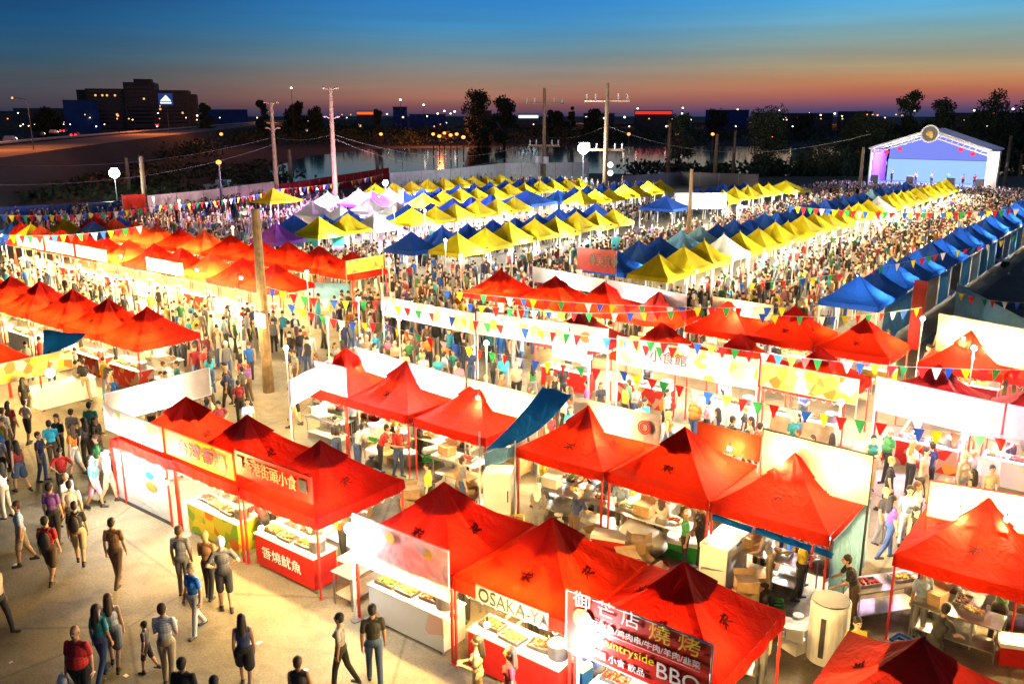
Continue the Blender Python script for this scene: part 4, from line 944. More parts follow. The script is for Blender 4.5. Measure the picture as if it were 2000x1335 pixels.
# lamp post with a bright floodlight by the clear stall
e = bpy.data.objects.new('lamp_post', None); col.objects.link(e); e.location = (-13.66, 11.95, 0); tag(e, 'white lamp post with a dazzling white floodlight beside the clear stall', 'lamp post')
MB().tube((0, 0, 0), (0, 0, 2.2), .035, n=10).build('post', M['whitepaint'], e); MB().tube((0, 0, 0), (0, 0, .03), .12, n=10).build('base', M['steel'], e)
MB().ball((0, -.02, 2.3), .17, 0, 14, 10, (1, .7, .8)).build('flood_light', M['bulbw'], e, smooth=True); lamp((0, -.35, 2.35), 120, COOL, .15, e)
x, y = W(1130, 1268, 1.8); e = bpy.data.objects.new('work_light', None); col.objects.link(e); e.location = (x, y, 0); tag(e, 'white work light on a stand under the big red barbecue banner', 'work light')
MB().tube((0, 0, 0), (0, 0, 1.75), .025, n=8).build('stand', M['whitepaint'], e); MB().ball((0, 0, 1.8), .11, 0, 12, 8).build('lens', M['bulbw'], e, smooth=True); lamp((0, -.3, 1.85), 130, COOL, .1, e)
x, y = W(98, 728, 2.2); e = bpy.data.objects.new('hanging_lantern_light', None); col.objects.link(e); e.location = (x, y, 2.2); tag(e, 'round glowing lamp at the corner of the plaza stall', 'lamp')
MB().ball((0, 0, 0), .16, 0, 12, 8).build('globe', M['bulb'], e, smooth=True); MB().tube((0, 0, .15), (0, 0, .5), .01, n=5).build('cord', M['dark'], e); lamp((0, 0, -.35), 260, WARM, .15, e)
# glass stall: display tables wrapped in white
def obj1(name, mb, mats, label, cat, smooth=False, group=None, loc=None):
    o = mb.build(name, mats, None, loc, smooth); tag(o, label, cat, group); return o
place(TB['steel'], (-14.3, 13.0, 0), PI/2, 'steel side table between the third canopy and the clear stall')
place(GR, (-12.6, 13.6, 0), PI/2, 'griddle smoking behind the clear plastic sheet')
# back yard between front and second rows
def at(px, py, z=0): return (*W(px, py, z), z)
place(FR, at(975, 1010), .5, 'white upright fridge standing behind the fourth front canopy', None, scale=(1.1, 1.0, .85))
place(TB['ply'], at(925, 985), 0, 'plywood table beside the upright fridge')
place(FZ, at(1410, 1135), PI*.5, 'tall white chest freezer behind the barbecue canopy', None, scale=(1.05, 1.0, 1.35))
tk = bpy.data.objects.new('water_tank', None); col.objects.link(tk); tk.location = at(1255, 1078); tag(tk, 'white rounded plastic water tank lying behind the fifth front canopy', 'water tank')
MB().ball((0, 0, .42), 1, 0, 20, 14, (.78, .42, .36)).tube((-.5, 0, .42), (.5, 0, .42), .37, n=20).build('tank', M['whitepaint'], tk, smooth=True); MB().tube((-.3, -.2, 0), (-.3, .2, 0), .06, n=6).tube((.3, -.2, .05), (.3, .2, .05), .06, n=6).build('cradle', M['dark'], tk); MB().tube((0, -.37, .5), (0, -.42, .5), .06, n=10).build('cap', M['dark'], tk)
tk.rotation_euler = (0, 0, -.25)
for i, (px, py, k, rz, lb) in enumerate(((1190, 1075, 'red', .3, 'red cool box near the rounded water tank'), (1235, 1000, 'red', 1.2, 'red cool box against a white crate in the yard'), (1335, 1085, 'green', .2, 'green cool box left of the tall chest freezer'), (1990, 1290, 'red', .4, 'red cool box with white lid at the bottom right corner'))):
    place(COOL_[k], at(px, py), rz, lb, 'cool boxes', scale=1.2)
for i, (px, py) in enumerate(((1165, 1060), (1500, 1110), (1540, 1135), (1105, 940), (1080, 960), (870, 960), (1130, 1045), (900, 1020), (760, 900), (1480, 1140))):
    place(random.choice([BOX, BOX, BOXW]), at(px, py), random.uniform(0, 3), f"open carton on the yard ground, {ORD[i]} of ten loose cartons", 'loose cartons in the yard')
for i, (px, py) in enumerate(((1165, 985), (1180, 1003), (1100, 1000), (1060, 925), (705, 870), (800, 905))):
    place(POT, (*W(px, py, .0), 0), 0, f'large lidded pot on the yard ground, {ORD[i]} of six', 'floor pots', scale=1.35)
for i, (px, py) in enumerate(((1595, 1290), (1555, 1250), (1090, 1045), (860, 1000), (1890, 1180))):
    place(GAS, at(px, py), 0, f'white gas bottle standing in the yard, {ORD[i]} of five', 'gas bottles')
for i, (px, py, k, rz) in enumerate(((1110, 985, 'steel', 0), (1290, 985, 'whitepaint', 0), (700, 835, 'steel', 0), (860, 905, 'whitepaint', 0), (1200, 1040, 'steel', 0), (1720, 1200, 'steel', .9), (1880, 1225, 'steel', PI/2), (1800, 1120, 'ply', PI/2), (1925, 1130, 'ply', 0), (650, 800, 'ply', 0), (1410, 1300, 'steel', 0), (1190, 1310, 'whitepaint', 0))):
    p = at(px, py); d = ['crowded with pots below the blue tarpaulin', 'white under the fifth second-row canopy', 'steel under the first second-row canopies', 'white left of the yellow shirt', 'steel left of the water tank', 'steel running beside the bending cook', 'steel with trays by the black T-shirt cook', 'plywood under the seventh second-row canopy', 'plywood at right edge of the yard', 'plywood under the white end banner', 'steel behind the barbecue banner', 'white below the red barbecue banner'][i]
    place(TB[k], p, rz, 'prep table, '+d, 'prep tables in the yard')
    fs = random.sample(list(TRN), 2)
    for j, f in enumerate(fs): place(TR[f], (p[0]+(-.45+.9*j)*math.cos(rz), p[1]+(-.45+.9*j)*math.sin(rz), .862), rz, f'steel tray of {TRN[f]} on yard table {ORD[i]}', 'trays of food')
def crate(m):
    b_ = MB().box(-.24, .24, -.17, .17, 0, .02)
    for z in (.03, .12, .21): b_.box(-.24, .24, -.17, -.15, z, z+.06).box(-.24, .24, .15, .17, z, z+.06).box(-.24, -.22, -.149, .149, z, z+.06).box(.22, .24, -.149, .149, z, z+.06)
    return mk('plastic_crate', [('crate_body', b_, M[m])], 'crate')
def bottle(m):
    b_ = MB().tube((0, 0, 0), (0, 0, .17), .04, n=10).tube((0, 0, .17), (0, 0, .22), .04, .012, 10); c = MB().tube((0, 0, .221), (0, 0, .26), .012, .004, 8)
    return mk('sauce_bottle', [('bottle_body', b_, M[m]), ('nozzle', c, M['whitepaint'])], 'bottle')
def sack(): 
    b_ = MB().ball((0, 0, .26), 1, 0, 14, 10, (.26, .22, .26)); c = MB().tube((0, 0, .48), (0, 0, .62), .05, .11, 10)
    return mk('rubbish_bag', [('bag_body', b_, M['black']), ('knot', c, M['black'])], 'rubbish bag')
CRT = {k: crate(v) for k, v in (('yellow', 'yellowpaint'), ('blue', 'bluepaint'), ('red', 'redpaint'), ('green', 'greenpaint'), ('cyan', 'cyanpaint'))}; BTL = {k: bottle(v) for k, v in (('red', 'redpaint'), ('yellow', 'yellowpaint'))}; SACK = sack()
rd = random.Random(21); n_ = 0
for row_x, row_y, nm in ((FX, 15.6, 'behind front row'), (MX, 17.9, 'before second row')):
    for i, x in enumerate(row_x):
        if i == 0 or x > -1: continue
        for q in range(2):
            k = rd.choice(list(CRT)); place(CRT[k], (x-.9+1.5*q+rd.uniform(-.3, .3), row_y+rd.uniform(-.5, .4), 0), rd.uniform(0, 3), f"{k} plastic crate {['left', 'right'][q]} on the ground {nm} canopy {ORD[i]}", 'plastic crates in the yard', scale=1.1)
        if i % 2: place(SACK, (x+.2, row_y+.2, 0), 0, f'black rubbish bag on the ground {nm} canopy {ORD[i]}', 'rubbish bags')
for i, x in enumerate(FX):
    if i == 0: continue
    for q, k in enumerate(('red', 'yellow')): place(BTL[k], (x+.55+.1*q, FY-.85, .952), 0, f'{k} sauce bottle on counter under the {ORD[i]} front row canopy', 'sauce bottles')
# standing steel drum grill, clothes rail, stools
dr = bpy.data.objects.new('roasting_drum', None); col.objects.link(dr); dr.location = at(1612, 1290); tag(dr, 'tall white cylindrical roasting drum right of the barbecue canopy', 'roasting drum')
MB().tube((0, 0, .1), (0, 0, 1.45), .40, n=20).build('drum', M['whitepaint'], dr, smooth=False); MB().tube((0, 0, 1.452), (0, 0, 1.47), .38, n=20).build('lid', M['dark'], dr); MB().box(-.05, .05, -.425, -.395, .3, 1.2).build('vent_slot', M['dark'], dr)
for a in range(3): MB().tube((.3*math.cos(a*2.1), .3*math.sin(a*2.1), 0), (.3*math.cos(a*2.1), .3*math.sin(a*2.1), .1), .04, n=6).build('foot', M['dark'], dr)
cr_ = bpy.data.objects.new('clothes_rail', None); col.objects.link(cr_); cr_.location = at(1530, 1120); cr_.rotation_euler = (0, 0, -.2); tag(cr_, 'clothes rail hung with orange, blue and dark aprons under third-last second row canopy', 'clothes rail')
MB().tube((-.9, 0, 1.5), (.9, 0, 1.5), .02, n=6).tube((-.9, 0, 0), (-.9, 0, 1.5), .02, n=6).tube((.9, 0, 0), (.9, 0, 1.5), .02, n=6).build('rail', M['steel'], cr_)
for i, c in enumerate(('orange', 'ltarp', 'white', 'dark', 'blue', 'red', 'dark', 'darkred')):
    q = MB(); x = -.75+.21*i; vs = []
    for j in range(7):
        for k in range(5): vs.append((x-.07+.035*k+.015*math.sin(j+k), .05*math.sin(k*2.1+j*.5+i)-.04*(k-2), 1.47-.17*j))
    q.add(vs, [(j*5+k, j*5+k+1, (j+1)*5+k+1, (j+1)*5+k) for j in range(6) for k in range(4)]); q.build('apron', M[c], cr_)

# ------------------------------------------------------------------ poles, wires
def zpole(bx, by, ty, r, label, kind='plain', mat='wood'):
    x, y = W(bx, by); h_ = zfor(x, y, ty)
    e = bpy.data.objects.new('utility_pole', None); col.objects.link(e); e.location = (x, y, 0); tag(e, label, 'pole')
    MB().tube((0, 0, 0), (0, 0, h_), r*1.15, r*.8, 10).build('pole', M['polewood'], e)
    a = YAW
    ca, sa = math.cos(a), math.sin(a); k = max(1, r/.16)
    if kind == 'cross':
        for z, L in ((h_-1.2*k, 1.6*k), (h_-4.6*k, 1.3*k)):
            MB().tube((-L*ca, -L*sa, z), (L*ca, L*sa, z), .09*k, n=5).build('cross_arm', M['wood'], e)
            q = MB()
            for t in (-.9, -.5, .5, .9): q.tube((t*L*ca, t*L*sa, z), (t*L*ca, t*L*sa, z+.45*k), .06*k, n=5)
            q.build('insulator', M['skinm'], e)
    if kind == 'lamps':
        for z in (h_-.3, h_-3.4*k*.6):
            for s in (-1, 1):
                q = MB().tube((0, 0, z), (s*.6*ca*k*.6, s*.6*sa*k*.6, z+.18*k), .04*k, n=5); q.ball((s*.75*ca*k*.6, s*.75*sa*k*.6, z+.18*k), .2*k*.6, 0, 8, 5, (1.3, 1, .6)); q.build('lamp_arm', M['wood'], e)
    return (x, y, h_), e
p1, e1 = zpole(525, 765, 408, .2, 'big weathered wooden pole rising from the cross aisle')
X_, Y_ = p1[0], p1[1]
q = MB().box(-.28, .3, -.05, .05, -.3, .3); o = obj1('pole_sign', q, M['whitepaint'], 'small white and red notice box on the big wooden pole', 'notice board', loc=(X_+.15, Y_-.28, zfor(X_, Y_, 622)))
q = MB().tube((0, 0, 0), (-.4, -.2, .15), .03, n=5); q.ball((-.45, -.22, .1), .14, 0, 8, 6); q.build('flood_light', M['whitepaint'], e1, (0, 0, p1[2]-.2))
x, y = W(500, 600, 3.2)
hoodlamp(X_-.8, Y_-.9, zfor(X_, Y_, 600), 110, COOL, 'dazzling white flood lamp clamped on the big wooden pole')
WP = {}
for k, a in {'a': (543, 405, 200, .26, 'tall lit pole with four lamp arms at left of the funfair', 'lamps'), 'b': (657, 418, 172, .27, 'taller lit pole with four lamp arms in the funfair', 'lamps'),
             'c': (1062, 352, 172, .34, 'power pole with two cross arms before the white wall', 'cross'), 'd': (1181, 372, 162, .34, 'power pole with two cross arms and a small lamp cluster', 'cross'),
             'e': (1343, 490, 330, .16, 'short wooden pole standing among blue canopies', 'plain'), 'f': (1677, 385, 288, .22, 'pale pole at the left corner of the stage', 'plain'), 'g': (1960, 372, 265, .26, 'pale pole standing right of the stage', 'plain'),
             'h': (285, 405, 305, .3, 'thick golden lit post at the water edge, right of the pair', 'plain'), 'i': (253, 375, 308, .3, 'thick golden lit post at the water edge, left of the pair', 'plain'),
             'j': (569, 360, 292, .34, 'thick lit mooring post between the two tall poles', 'plain'), 'k': (738, 352, 298, .3, 'thick lit mooring post right of the tall poles', 'plain'), 'n': (748, 352, 315, .2, 'thin post right beside the mooring post near the funfair', 'plain'),
             'l': (1304, 345, 240, .35, 'dim grey post left of the black tree', 'plain'), 'm': (1396, 352, 262, .35, 'dim grey post in front of the river', 'plain'), 'o': (1431, 345, 255, .3, 'thin dim post beside the river, right of the grey post', 'plain'), 'p': (1990, 345, 300, .3, 'post at the right edge behind the crowd', 'plain')}.items():
    WP[k] = zpole(*a[:4], a[4], a[5], 'wood')[0]
def wire(a, b, sag, r, label, cat='power line', name='power_line', n=16):
    mb = MB(); A, B = Vector(a), Vector(b); pts = [A.lerp(B, i/n)-Vector((0, 0, sag*4*(i/n)*(1-i/n))) for i in range(n+1)]
    for i in range(n): mb.tube(pts[i], pts[i+1], r, n=4, cap=False)
    o = mb.build(name, M['cable']); tag(o, label, cat, 'overhead lines'); return o
def zat(k, ty): return (WP[k][0], WP[k][1], zfor(WP[k][0], WP[k][1], ty))
L_ = (*W(-60, 318, 6), 6); L2_ = (*W(-60, 360, 5), 5)
wire(L_, zat('a', 268), 1.5, .018, 'upper overhead wire from the left edge to the first tall pole')
wire(L2_, zat('a', 282), 1.5, .018, 'lower overhead wire from the left edge to the first tall pole')
wire(zat('a', 268), zat('b', 262), .5, .018, 'overhead wire between the two tall lamp poles'); wire(zat('b', 262), zat('c', 266), 3, .02, 'upper overhead wire crossing the dark river to the power pole')
wire(zat('b', 270), zat('c', 272), 4, .02, 'lower overhead wire crossing the dark river to the power pole'); wire(zat('c', 266), zat('d', 245), 1, .02, 'overhead wire between the two power poles')
wire(zat('d', 245), (*W(1700, 262, 9), 9), 3, .02, 'overhead wire from the power pole toward the stage')
def street_flood(bx, by, ly, label, power, r=.42, c=COOL):
    x, y = W(bx, by); h_ = zfor(x, y, ly); e = bpy.data.objects.new('flood_light_mast', None); col.objects.link(e); e.location = (x, y, 0); tag(e, label, 'light mast')
    MB().tube((0, 0, 0), (0, 0, h_-r), .07, .05, 8).build('mast', M['dark'], e); MB().ball((0, 0, h_), r, 0, 16, 10).build('flood_light', M['bulbw'], e, smooth=True)  # ball made larger than the lamp, its glare put into the shape
    MB().box(-r*1.2, r*1.2, .1, .25, h_+r*.9, h_+r*1.05).build('hood', M['dark'], e); lamp((.3, -r-.5, h_-.3), power, c, .4, e)
street_flood(231, 408, 338, 'dazzling white floodlight on a mast at the left water edge', 1500, .6)
street_flood(1138, 372, 290, 'dazzling white floodlight on a mast before the white wall', 3000, .85)
street_flood(755, 420, 357, 'white floodlight glowing above the funfair', 700, .3)
for i, (a, b_, z) in enumerate(((1192, 322, 6), (1192, 338, 5))):
    x, y = W(a, b_, z); o = MB().ball((x, y, z), .3, 0, 10, 6).build('lamp_globe', M['lampwhite' if i == 0 else 'lampfar'], smooth=True); tag(o, f"{['upper', 'lower'][i]} round lamp on the right power pole", 'lamp', 'lamps on the power pole')
tr_ = MB().tube((0, 0, -.6), (0, 0, .6), .55, n=10).tube((1.9, 0, -.6), (1.9, 0, .6), .55, n=10).build('transformer', M['skinm'], None, (WP['c'][0]-.9, WP['c'][1]-.9, zfor(WP['c'][0], WP['c'][1], 312))); tag(tr_, 'pair of grey transformer drums on the left power pole', 'transformer')

# ------------------------------------------------------------------ bunting
FLG = {}
for nm, c in (('red', (.6, .02, .02)), ('yellow', (.8, .62, .02)), ('blue', (.02, .10, .5)), ('white', (.75, .72, .68)), ('green', (.03, .3, .08))):
    mt = fabric('bunting_'+nm, c, .3, wr=.2)
    FLG[nm] = MB().add([(-.15, 0, 0), (.15, 0, 0), (.02, .03, -.36), (-.02, .03, -.36)], [(0, 3, 2, 1)]).mesh('pennant', [mt])
def bunting(a, b_, za, zb, n, label, sag=.25, sc=1.0):
    A = Vector((*W(*a, za), za)); B = Vector((*W(*b_, zb), zb)); e = bpy.data.objects.new('bunting_string', None); col.objects.link(e); e.location = A; tag(e, label, 'bunting', None)
    D = B-A; mb = MB(); pt = lambda t: D*t-Vector((0, 0, sag*4*t*(1-t)))
    for i in range(24): mb.tube(pt(i/24), pt((i+1)/24), .010, n=4, cap=False)
    mb.build('cord', M['skinm'], e); az = math.atan2(D.y, D.x); ks = ['blue', 'yellow', 'red', 'green', 'red', 'white']
    for i in range(n):
        o = link('pennant', FLG[ks[i % 6]], e, pt((i+.5+random.uniform(-.12, .12))/n)); o.rotation_euler = (random.uniform(-.25, .25), random.uniform(-.08, .08), az+random.uniform(-.5, .5)); o.scale = (sc,)*3
bunting((1350, 668), (2030, 722), 3.9, 3.9, 24, 'bunting across the third row from its middle to right edge')
bunting((860, 566), (1545, 600), 4.2, 4.2, 26, 'bunting across the fourth row canopies, upper string')
bunting((905, 592), (1350, 605), 4.0, 4.0, 17, 'bunting across the fourth row canopies, lower string')
bunting((745, 590), (1345, 672), 4.0, 4.0, 24, 'bunting before the long white banners, upper string')
bunting((740, 630), (1210, 725), 3.6, 3.6, 18, 'bunting before the long white banners, lower string')
bunting((1205, 722), (2020, 862), 3.6, 3.6, 24, 'bunting over the crowded aisle behind second row')
bunting((1205, 655), (1350, 672), 3.9, 3.9, 6, 'short bunting between the third row white banners')
bunting((520, 560), (760, 585), 5.0, 4.2, 12, 'bunting from the big wooden pole to the third row')
bunting((560, 590), (740, 630), 4.2, 3.8, 9, 'second bunting by the big wooden pole')
bunting((1440, 555), (1850, 492), 4.5, 4.5, 24, 'bunting crossing the navy row by the nearest navy canopy')
bunting((1850, 492), (2010, 452), 4.5, 4.5, 12, 'bunting over the dark lot at the right edge', .15)
bunting((1850, 562), (2020, 590), 3.0, 3.0, 8, 'bunting on the light blue fence of the dark lot')
bunting((1480, 612), (1800, 600), 3.6, 3.6, 14, 'bunting under the nearest navy canopy')
bunting((1540, 402), (1990, 408), 4.6, 4.6, 36, 'bunting high over the main aisle toward the stage', .4, 1.4)
bunting((0, 420), (300, 404), 3.4, 3.2, 24, 'bunting along the fence at the far left', .3, 1.5)
bunting((300, 402), (540, 372), 3.0, 3.0, 30, 'bunting along the pale fence by the water', .3, 1.5)
bunting((540, 370), (750, 340), 3.2, 3.2, 30, 'bunting along the funfair fence', .3, 1.7)
bunting((0, 458), (280, 440), 4.0, 4.0, 18, 'bunting above the left block canopies', .3, 1.4)

# ------------------------------------------------------------------ fences and walls at the edge
def pfence(pts, z, mat, label, thick=.08, group=None, name='fence'):
    e = bpy.data.objects.new(name, None); col.objects.link(e); tag(e, label, 'fence' if name == 'fence' else 'wall', group)
    for (a, b_) in zip(pts[:-1], pts[1:]):
        A, B = Vector((*a, 0)), Vector((*b_, 0)); d = (B-A).normalized(); nrm = Vector((-d.y, d.x, 0))*thick/2; mb = MB()
        vs = [A-nrm, B-nrm, B+nrm, A+nrm]; vs = [(v.x, v.y, .05) for v in vs]+[(v.x, v.y, z) for v in vs]
        mb.add(vs, [(3, 2, 1, 0), (4, 5, 6, 7), (0, 1, 5, 4), (1, 2, 6, 5), (2, 3, 7, 6), (3, 0, 4, 7)]); mb.build('panel', M[mat], e)
        k = max(1, int((B-A).length/3)); q = MB()
        for i in range(k): p = A.lerp(B, i/k); q.tube((p.x, p.y, 0), (p.x, p.y, z+.1), .06, n=5)
        q.build('post', M['wood'], e)
pfence([W(292, 428), W(400, 415), W(540, 392)], 2.6, 'cream', 'pale fence boards lit gold beside the water')
pfence([W(-40, 436), W(240, 420)], 1.6, 'bluepaint', 'low blue fence at the far left')
pfence([W(243, 432), W(288, 428)], 2.8, 'orange', 'orange hoarding panel at the end of the pale fence')
pfence([W(545, 392), W(760, 352)], 2.2, 'darkred', 'dark red funfair fence along the water')
pfence([W(762, 378), W(880, 367), W(985, 352), W(1150, 350)], 3.0, 'white', 'long pale grey wall along the water behind yellow canopies', name='boundary_wall')
pfence([W(1215, 372), W(1330, 362), W(1480, 368)], 2.2, 'farwall', 'low grey wall behind the far middle canopies', name='boundary_wall')
cols_ = ['ltarp', 'tarp', 'cream', 'ltarp', 'wood', 'ltarp', 'white', 'cyanpaint', 'ltarp', 'tarp', 'skinm', 'ltarp', 'cyanpaint', 'cream']
for i in range(14):
    sign(-11.05+.02*i, 47.4+3.02*i, -11.05+.02*i, 50.2+3.02*i, .15, 2.05, M[cols_[i]], f"{dict(ltarp='light blue', tarp='deep blue', cream='cream', wood='brown', white='white', cyanpaint='cyan', skinm='grey')[cols_[i]]} sheet, {ORD[i]} along the back of the navy row", sag=.08, out_=-1, group='sheets behind the right-hand navy row', name='side_sheet', cat='plastic sheet')
p = W(1870, 552, 2); q = W(2060, 652, 2); sign(*p, *q, .1, 2.0, M['ltarp'], 'light blue tarp fence bordering the dark lot', sag=.1, name='tarp_fence', cat='fence', posts=0)
# a cart parked in the dark lot
ct_ = bpy.data.objects.new('hand_cart', None); col.objects.link(ct_); ct_.location = at(1945, 520); tag(ct_, 'grey hand cart standing in the dark lot', 'cart')
MB().box(-.9, .9, -.5, .5, .5, .58).build('deck', M['steel'], ct_); MB().tube((.9, -.4, .55), (1.2, -.4, 1.1), .03, n=6).tube((1.2, -.4, 1.1), (1.2, .4, 1.1), .03, n=6).tube((.9, .4, .55), (1.2, .4, 1.1), .03, n=6).build('handle', M['steel'], ct_)
for sx in (-.6, .6):
    for sy in (-.45, .45): MB().tube((sx, sy-.04, .25), (sx, sy+.04, .25), .25, n=14).build('wheel', M['black'], ct_)

# ------------------------------------------------------------------ stage
st = bpy.data.objects.new('concert_stage', None); col.objects.link(st); SX0, SX1, SY = -38.6, -22.8, 139.0; SXM = (SX0+SX1)/2; st.location = (SXM, SY, 0); tag(st, 'gabled concert stage glowing blue with a round medallion at its peak', 'stage')
hw = (SX1-SX0)/2; EZ, AZ, DP = 6.6, 9.1, 9.0
MB().box(-hw, hw, 0, DP, 0, 1.3).build('deck', M['dark'], st)
MB().box(-hw+.3, hw-.3, DP-.5, DP-.3, 1.31, 4.6).build('led_screen', M['screen2'], st)
g = MB().add([(-hw+.3, DP-.2, 4.65), (hw-.3, DP-.2, 4.65), (hw-.3, DP-.2, EZ), (0, DP-.2, AZ-.1), (-hw+.3, DP-.2, EZ)], [(0, 1, 2, 3, 4)]); g.build('backdrop', M['screen'], st)
for s in (-1, 1):
    r = MB().add([(s*(hw+.4), -.3, EZ-.05), (s*(hw+.4), DP, EZ-.05), (0, DP, AZ+.25), (0, -.3, AZ+.25), (s*(hw+.4), -.3, EZ-.3), (s*(hw+.4), DP, EZ-.3), (0, DP, AZ), (0, -.3, AZ)], [(0, 1, 2, 3), (7, 6, 5, 4), (0, 3, 7, 4), (1, 5, 6, 2), (0, 4, 5, 1)]); r.build('roof', M['white'], st)
    t = MB(); t.tube((s*hw, 0, 0), (s*hw, 0, EZ), .16, n=6); t.tube((s*hw, 0, EZ-.35), (0, 0, AZ-.2), .14, n=6); t.tube((s*hw, .1, EZ-.9), (0, .1, AZ-.8), .10, n=6)
    for k in range(10):
        u = k/10; t.tube((s*hw*(1-u), 0, EZ-.35+(AZ+.15-EZ)*u), (s*hw*(1-u-.05), .1, EZ-.9+(AZ+.1-EZ)*(u+.05)), .05, n=4)
    t.build('truss', M['pole'], st); MB().box(s*hw-(.1), s*hw+.1, .5, DP-.6, 1.31, EZ-.4).build('side_curtain', M['purple'], st)
MB().box(hw+.2, hw+1.4, -.5, .7, 0, EZ-.2).build('side_tower', M['white'], st)
md = MB().tube((0, -.35, AZ-.45), (0, -.15, AZ-.45), 1.15, n=24); md.build('medallion', M['dark'], st)
rgm = MB()
for i in range(24): a, b_ = 2*PI*i/24, 2*PI*(i+1)/24; rgm.tube((1.15*math.cos(a), -.36, AZ-.45+1.15*math.sin(a)), (1.15*math.cos(b_), -.36, AZ-.45+1.15*math.sin(b_)), .12, n=5)
rgm.build('medallion_ring', M['pole'], st); MB().ball((0, -.42, AZ-.45), .5, 0, 8, 6, (1, .3, .9)).ball((.25, -.42, AZ-.8), .3, 0, 7, 5, (1, .3, 1)).build('medallion_figure', M['goldpaint'], st)
for i, (dx, dz) in enumerate(((-5.9, 5.9), (-4.1, 6.4), (4.1, 6.5), (5.7, 5.9))):
    o = MB().ball((SXM+dx, SY+.6, dz), .34, 0, 10, 7, (1, 1, .85)).build('paper_lantern', M['lantern'], smooth=True); tag(o, f'red paper lantern hanging in the stage, {ORD[i]} from the left', 'lantern', 'stage lanterns')
for i, dx in enumerate((-7.2, 3.3, -2.2, 7.1)):
    o = MB().box(-.5, .5, -.4, .4, 0, 1.2).box(-.45, .45, -.42, -.4, .1, .5).box(-.45, .45, -.42, -.4, .6, 1.1).build('loud_speaker', M['dark'], None, (SXM+dx, SY+.8, 1.32)); tag(o, f'black loudspeaker on the stage, {ORD[i]} of four', 'loudspeaker', 'stage loudspeakers')
for i, (dx, sh, kd) in enumerate(((-5.2, 'black', 'm_up'), (-1.8, 'pink', 'f_hold'), (0.4, 'white', 'm_up'), (2.6, 'cyan', 'f_walk'), (4.6, 'pink', 'f_skirt'), (6.1, 'red', 'm_up'))):
    o = person(SXM+dx, SY+2.2, random.uniform(-.4, .4), kd, sh, 'black', 'black hair', f'performer in {sh} standing on the stage, {ORD[i]} from the left', 'stage performers'); o.location.z = 1.31
for dx, c, pw in ((-5, BLUEL, 4200), (0, (.45, .45, 1), 4800), (5, BLUEL, 4200)): lamp((SXM+dx, SY+3.5, 5.2), pw, c, .3)
lamp((SXM-2.5, SY+1.4, 4.5), 700, PINK, .3); lamp((SX1+1.0, SY-3.2, 4.5), 500, (1, .75, .7), .3)

# ------------------------------------------------------------------ more light in the rows, funfair
LT = [(-12.4, 1.7, 46.5, 104, 6, COOL, 85), (-14.5, 2.2, 46, 106, 6, WARM, 260), (-22.3, 2.3, 47, 122, 5.2, (1, .88, .62), 620), (-26.0, 2.0, 48, 116, 9, COOL, 160), (-30.2, 2.2, 48, 112, 7, WARM, 340), (-38.2, 2.3, 47, 112, 5.5, WHITE, 620), (-46, 2.3, 46, 74, 7, WHITE, 420),
      (-52.2, 2.2, 46, 100, 5.5, WHITE, 650), (-59.5, 2.2, 47, 76, 8, WHITE, 420), (-62.4, 2.2, 68, 102, 6, WHITE, 520), (-74.5, 2.2, 72, 100, 8, WHITE, 500)]
li = 0
for r, (x, z, a, b_, s, c, pw) in enumerate(LT):
    y = a; k = 0
    while y < b_:
        o = hoodlamp(x, y, z, pw*random.uniform(.7, 1.4), c, f'lamp under the canopy edges, {ORD[k]} along lamp line {ORD[r]}', f'lamps of canopy line {ORD[r]}'); o.rotation_euler = (0, 0, PI/2 if r == 0 else PI/2 if r % 2 == 0 else -PI/2); y += s; k += 1
for i, (px, py) in enumerate(((590, 385), (620, 375), (660, 392), (700, 380), (740, 390), (780, 378), (810, 385))):
    x, y = W(px, py, 3); bulb(x, y, 3.4, f'funfair lamp in violet light, {ORD[i]} from the left', 'funfair lamps', 3000 if i > 3 else 1900, VIOLET if i % 3 else (1, .7, 1), True)
for i, (px, py) in enumerate(((830, 420), (770, 415), (900, 512), (760, 520), (1000, 500), (690, 470), (300, 395), (350, 400), (440, 400), (455, 455), (1550, 500), (1440, 415), (870, 480), (600, 545), (640, 640), (470, 640), (700, 600), (780, 640), (560, 700), (950, 690), (1150, 720), (1420, 790), (1640, 810), (1880, 880), (220, 560), (80, 535), (330, 580), (1800, 640), (1900, 700))):  # stands added among the crowd to light the aisles
    x, y = W(px, py, 3.0); e = bpy.data.objects.new('added_light_stand', None); col.objects.link(e); e.location = (x, y, 0); tag(e, f'added slim light stand rising from the crowd, {ORD[i]} of the loose ones', 'light stand', 'added light stands in the crowd')
    MB().tube((0, 0, 0), (0, 0, 3.3), .03, .025, 6).build('stand', M['pole'], e); MB().ball((0, 0, 3.38), .09, 0, 10, 8).build('lamp_globe', M['bulb' if i % 4 else 'bulbw'], e, smooth=True); lamp((0, 0, 3.15), 330, WARM if i % 4 else WHITE, .08, e)
# bulbs added in front of the front row banners to light the plaza gold
for i, (x, y) in enumerate(((-19.5, 11.0), (-15.5, 10.9), (-9, 11.0))):
    bulb(x, y, 2.25, f'added bulb before the front row banners over the plaza, {ORD[i]} of three', 'added plaza bulbs', 130, (1, .62, .17))
# plaza stall counters at the left
place(CT['whitepaint'], (x0-1.5, y0-2.4, 0), 0, 'white front counter of the plaza corner stall'); place(CT['whitepaint'], (x0-.3, y0+.9, 0), PI/2, 'white side counter of the plaza corner stall')
lamp((x0-1.5, y0-1.4, 1.7), 320, WARM, .1)

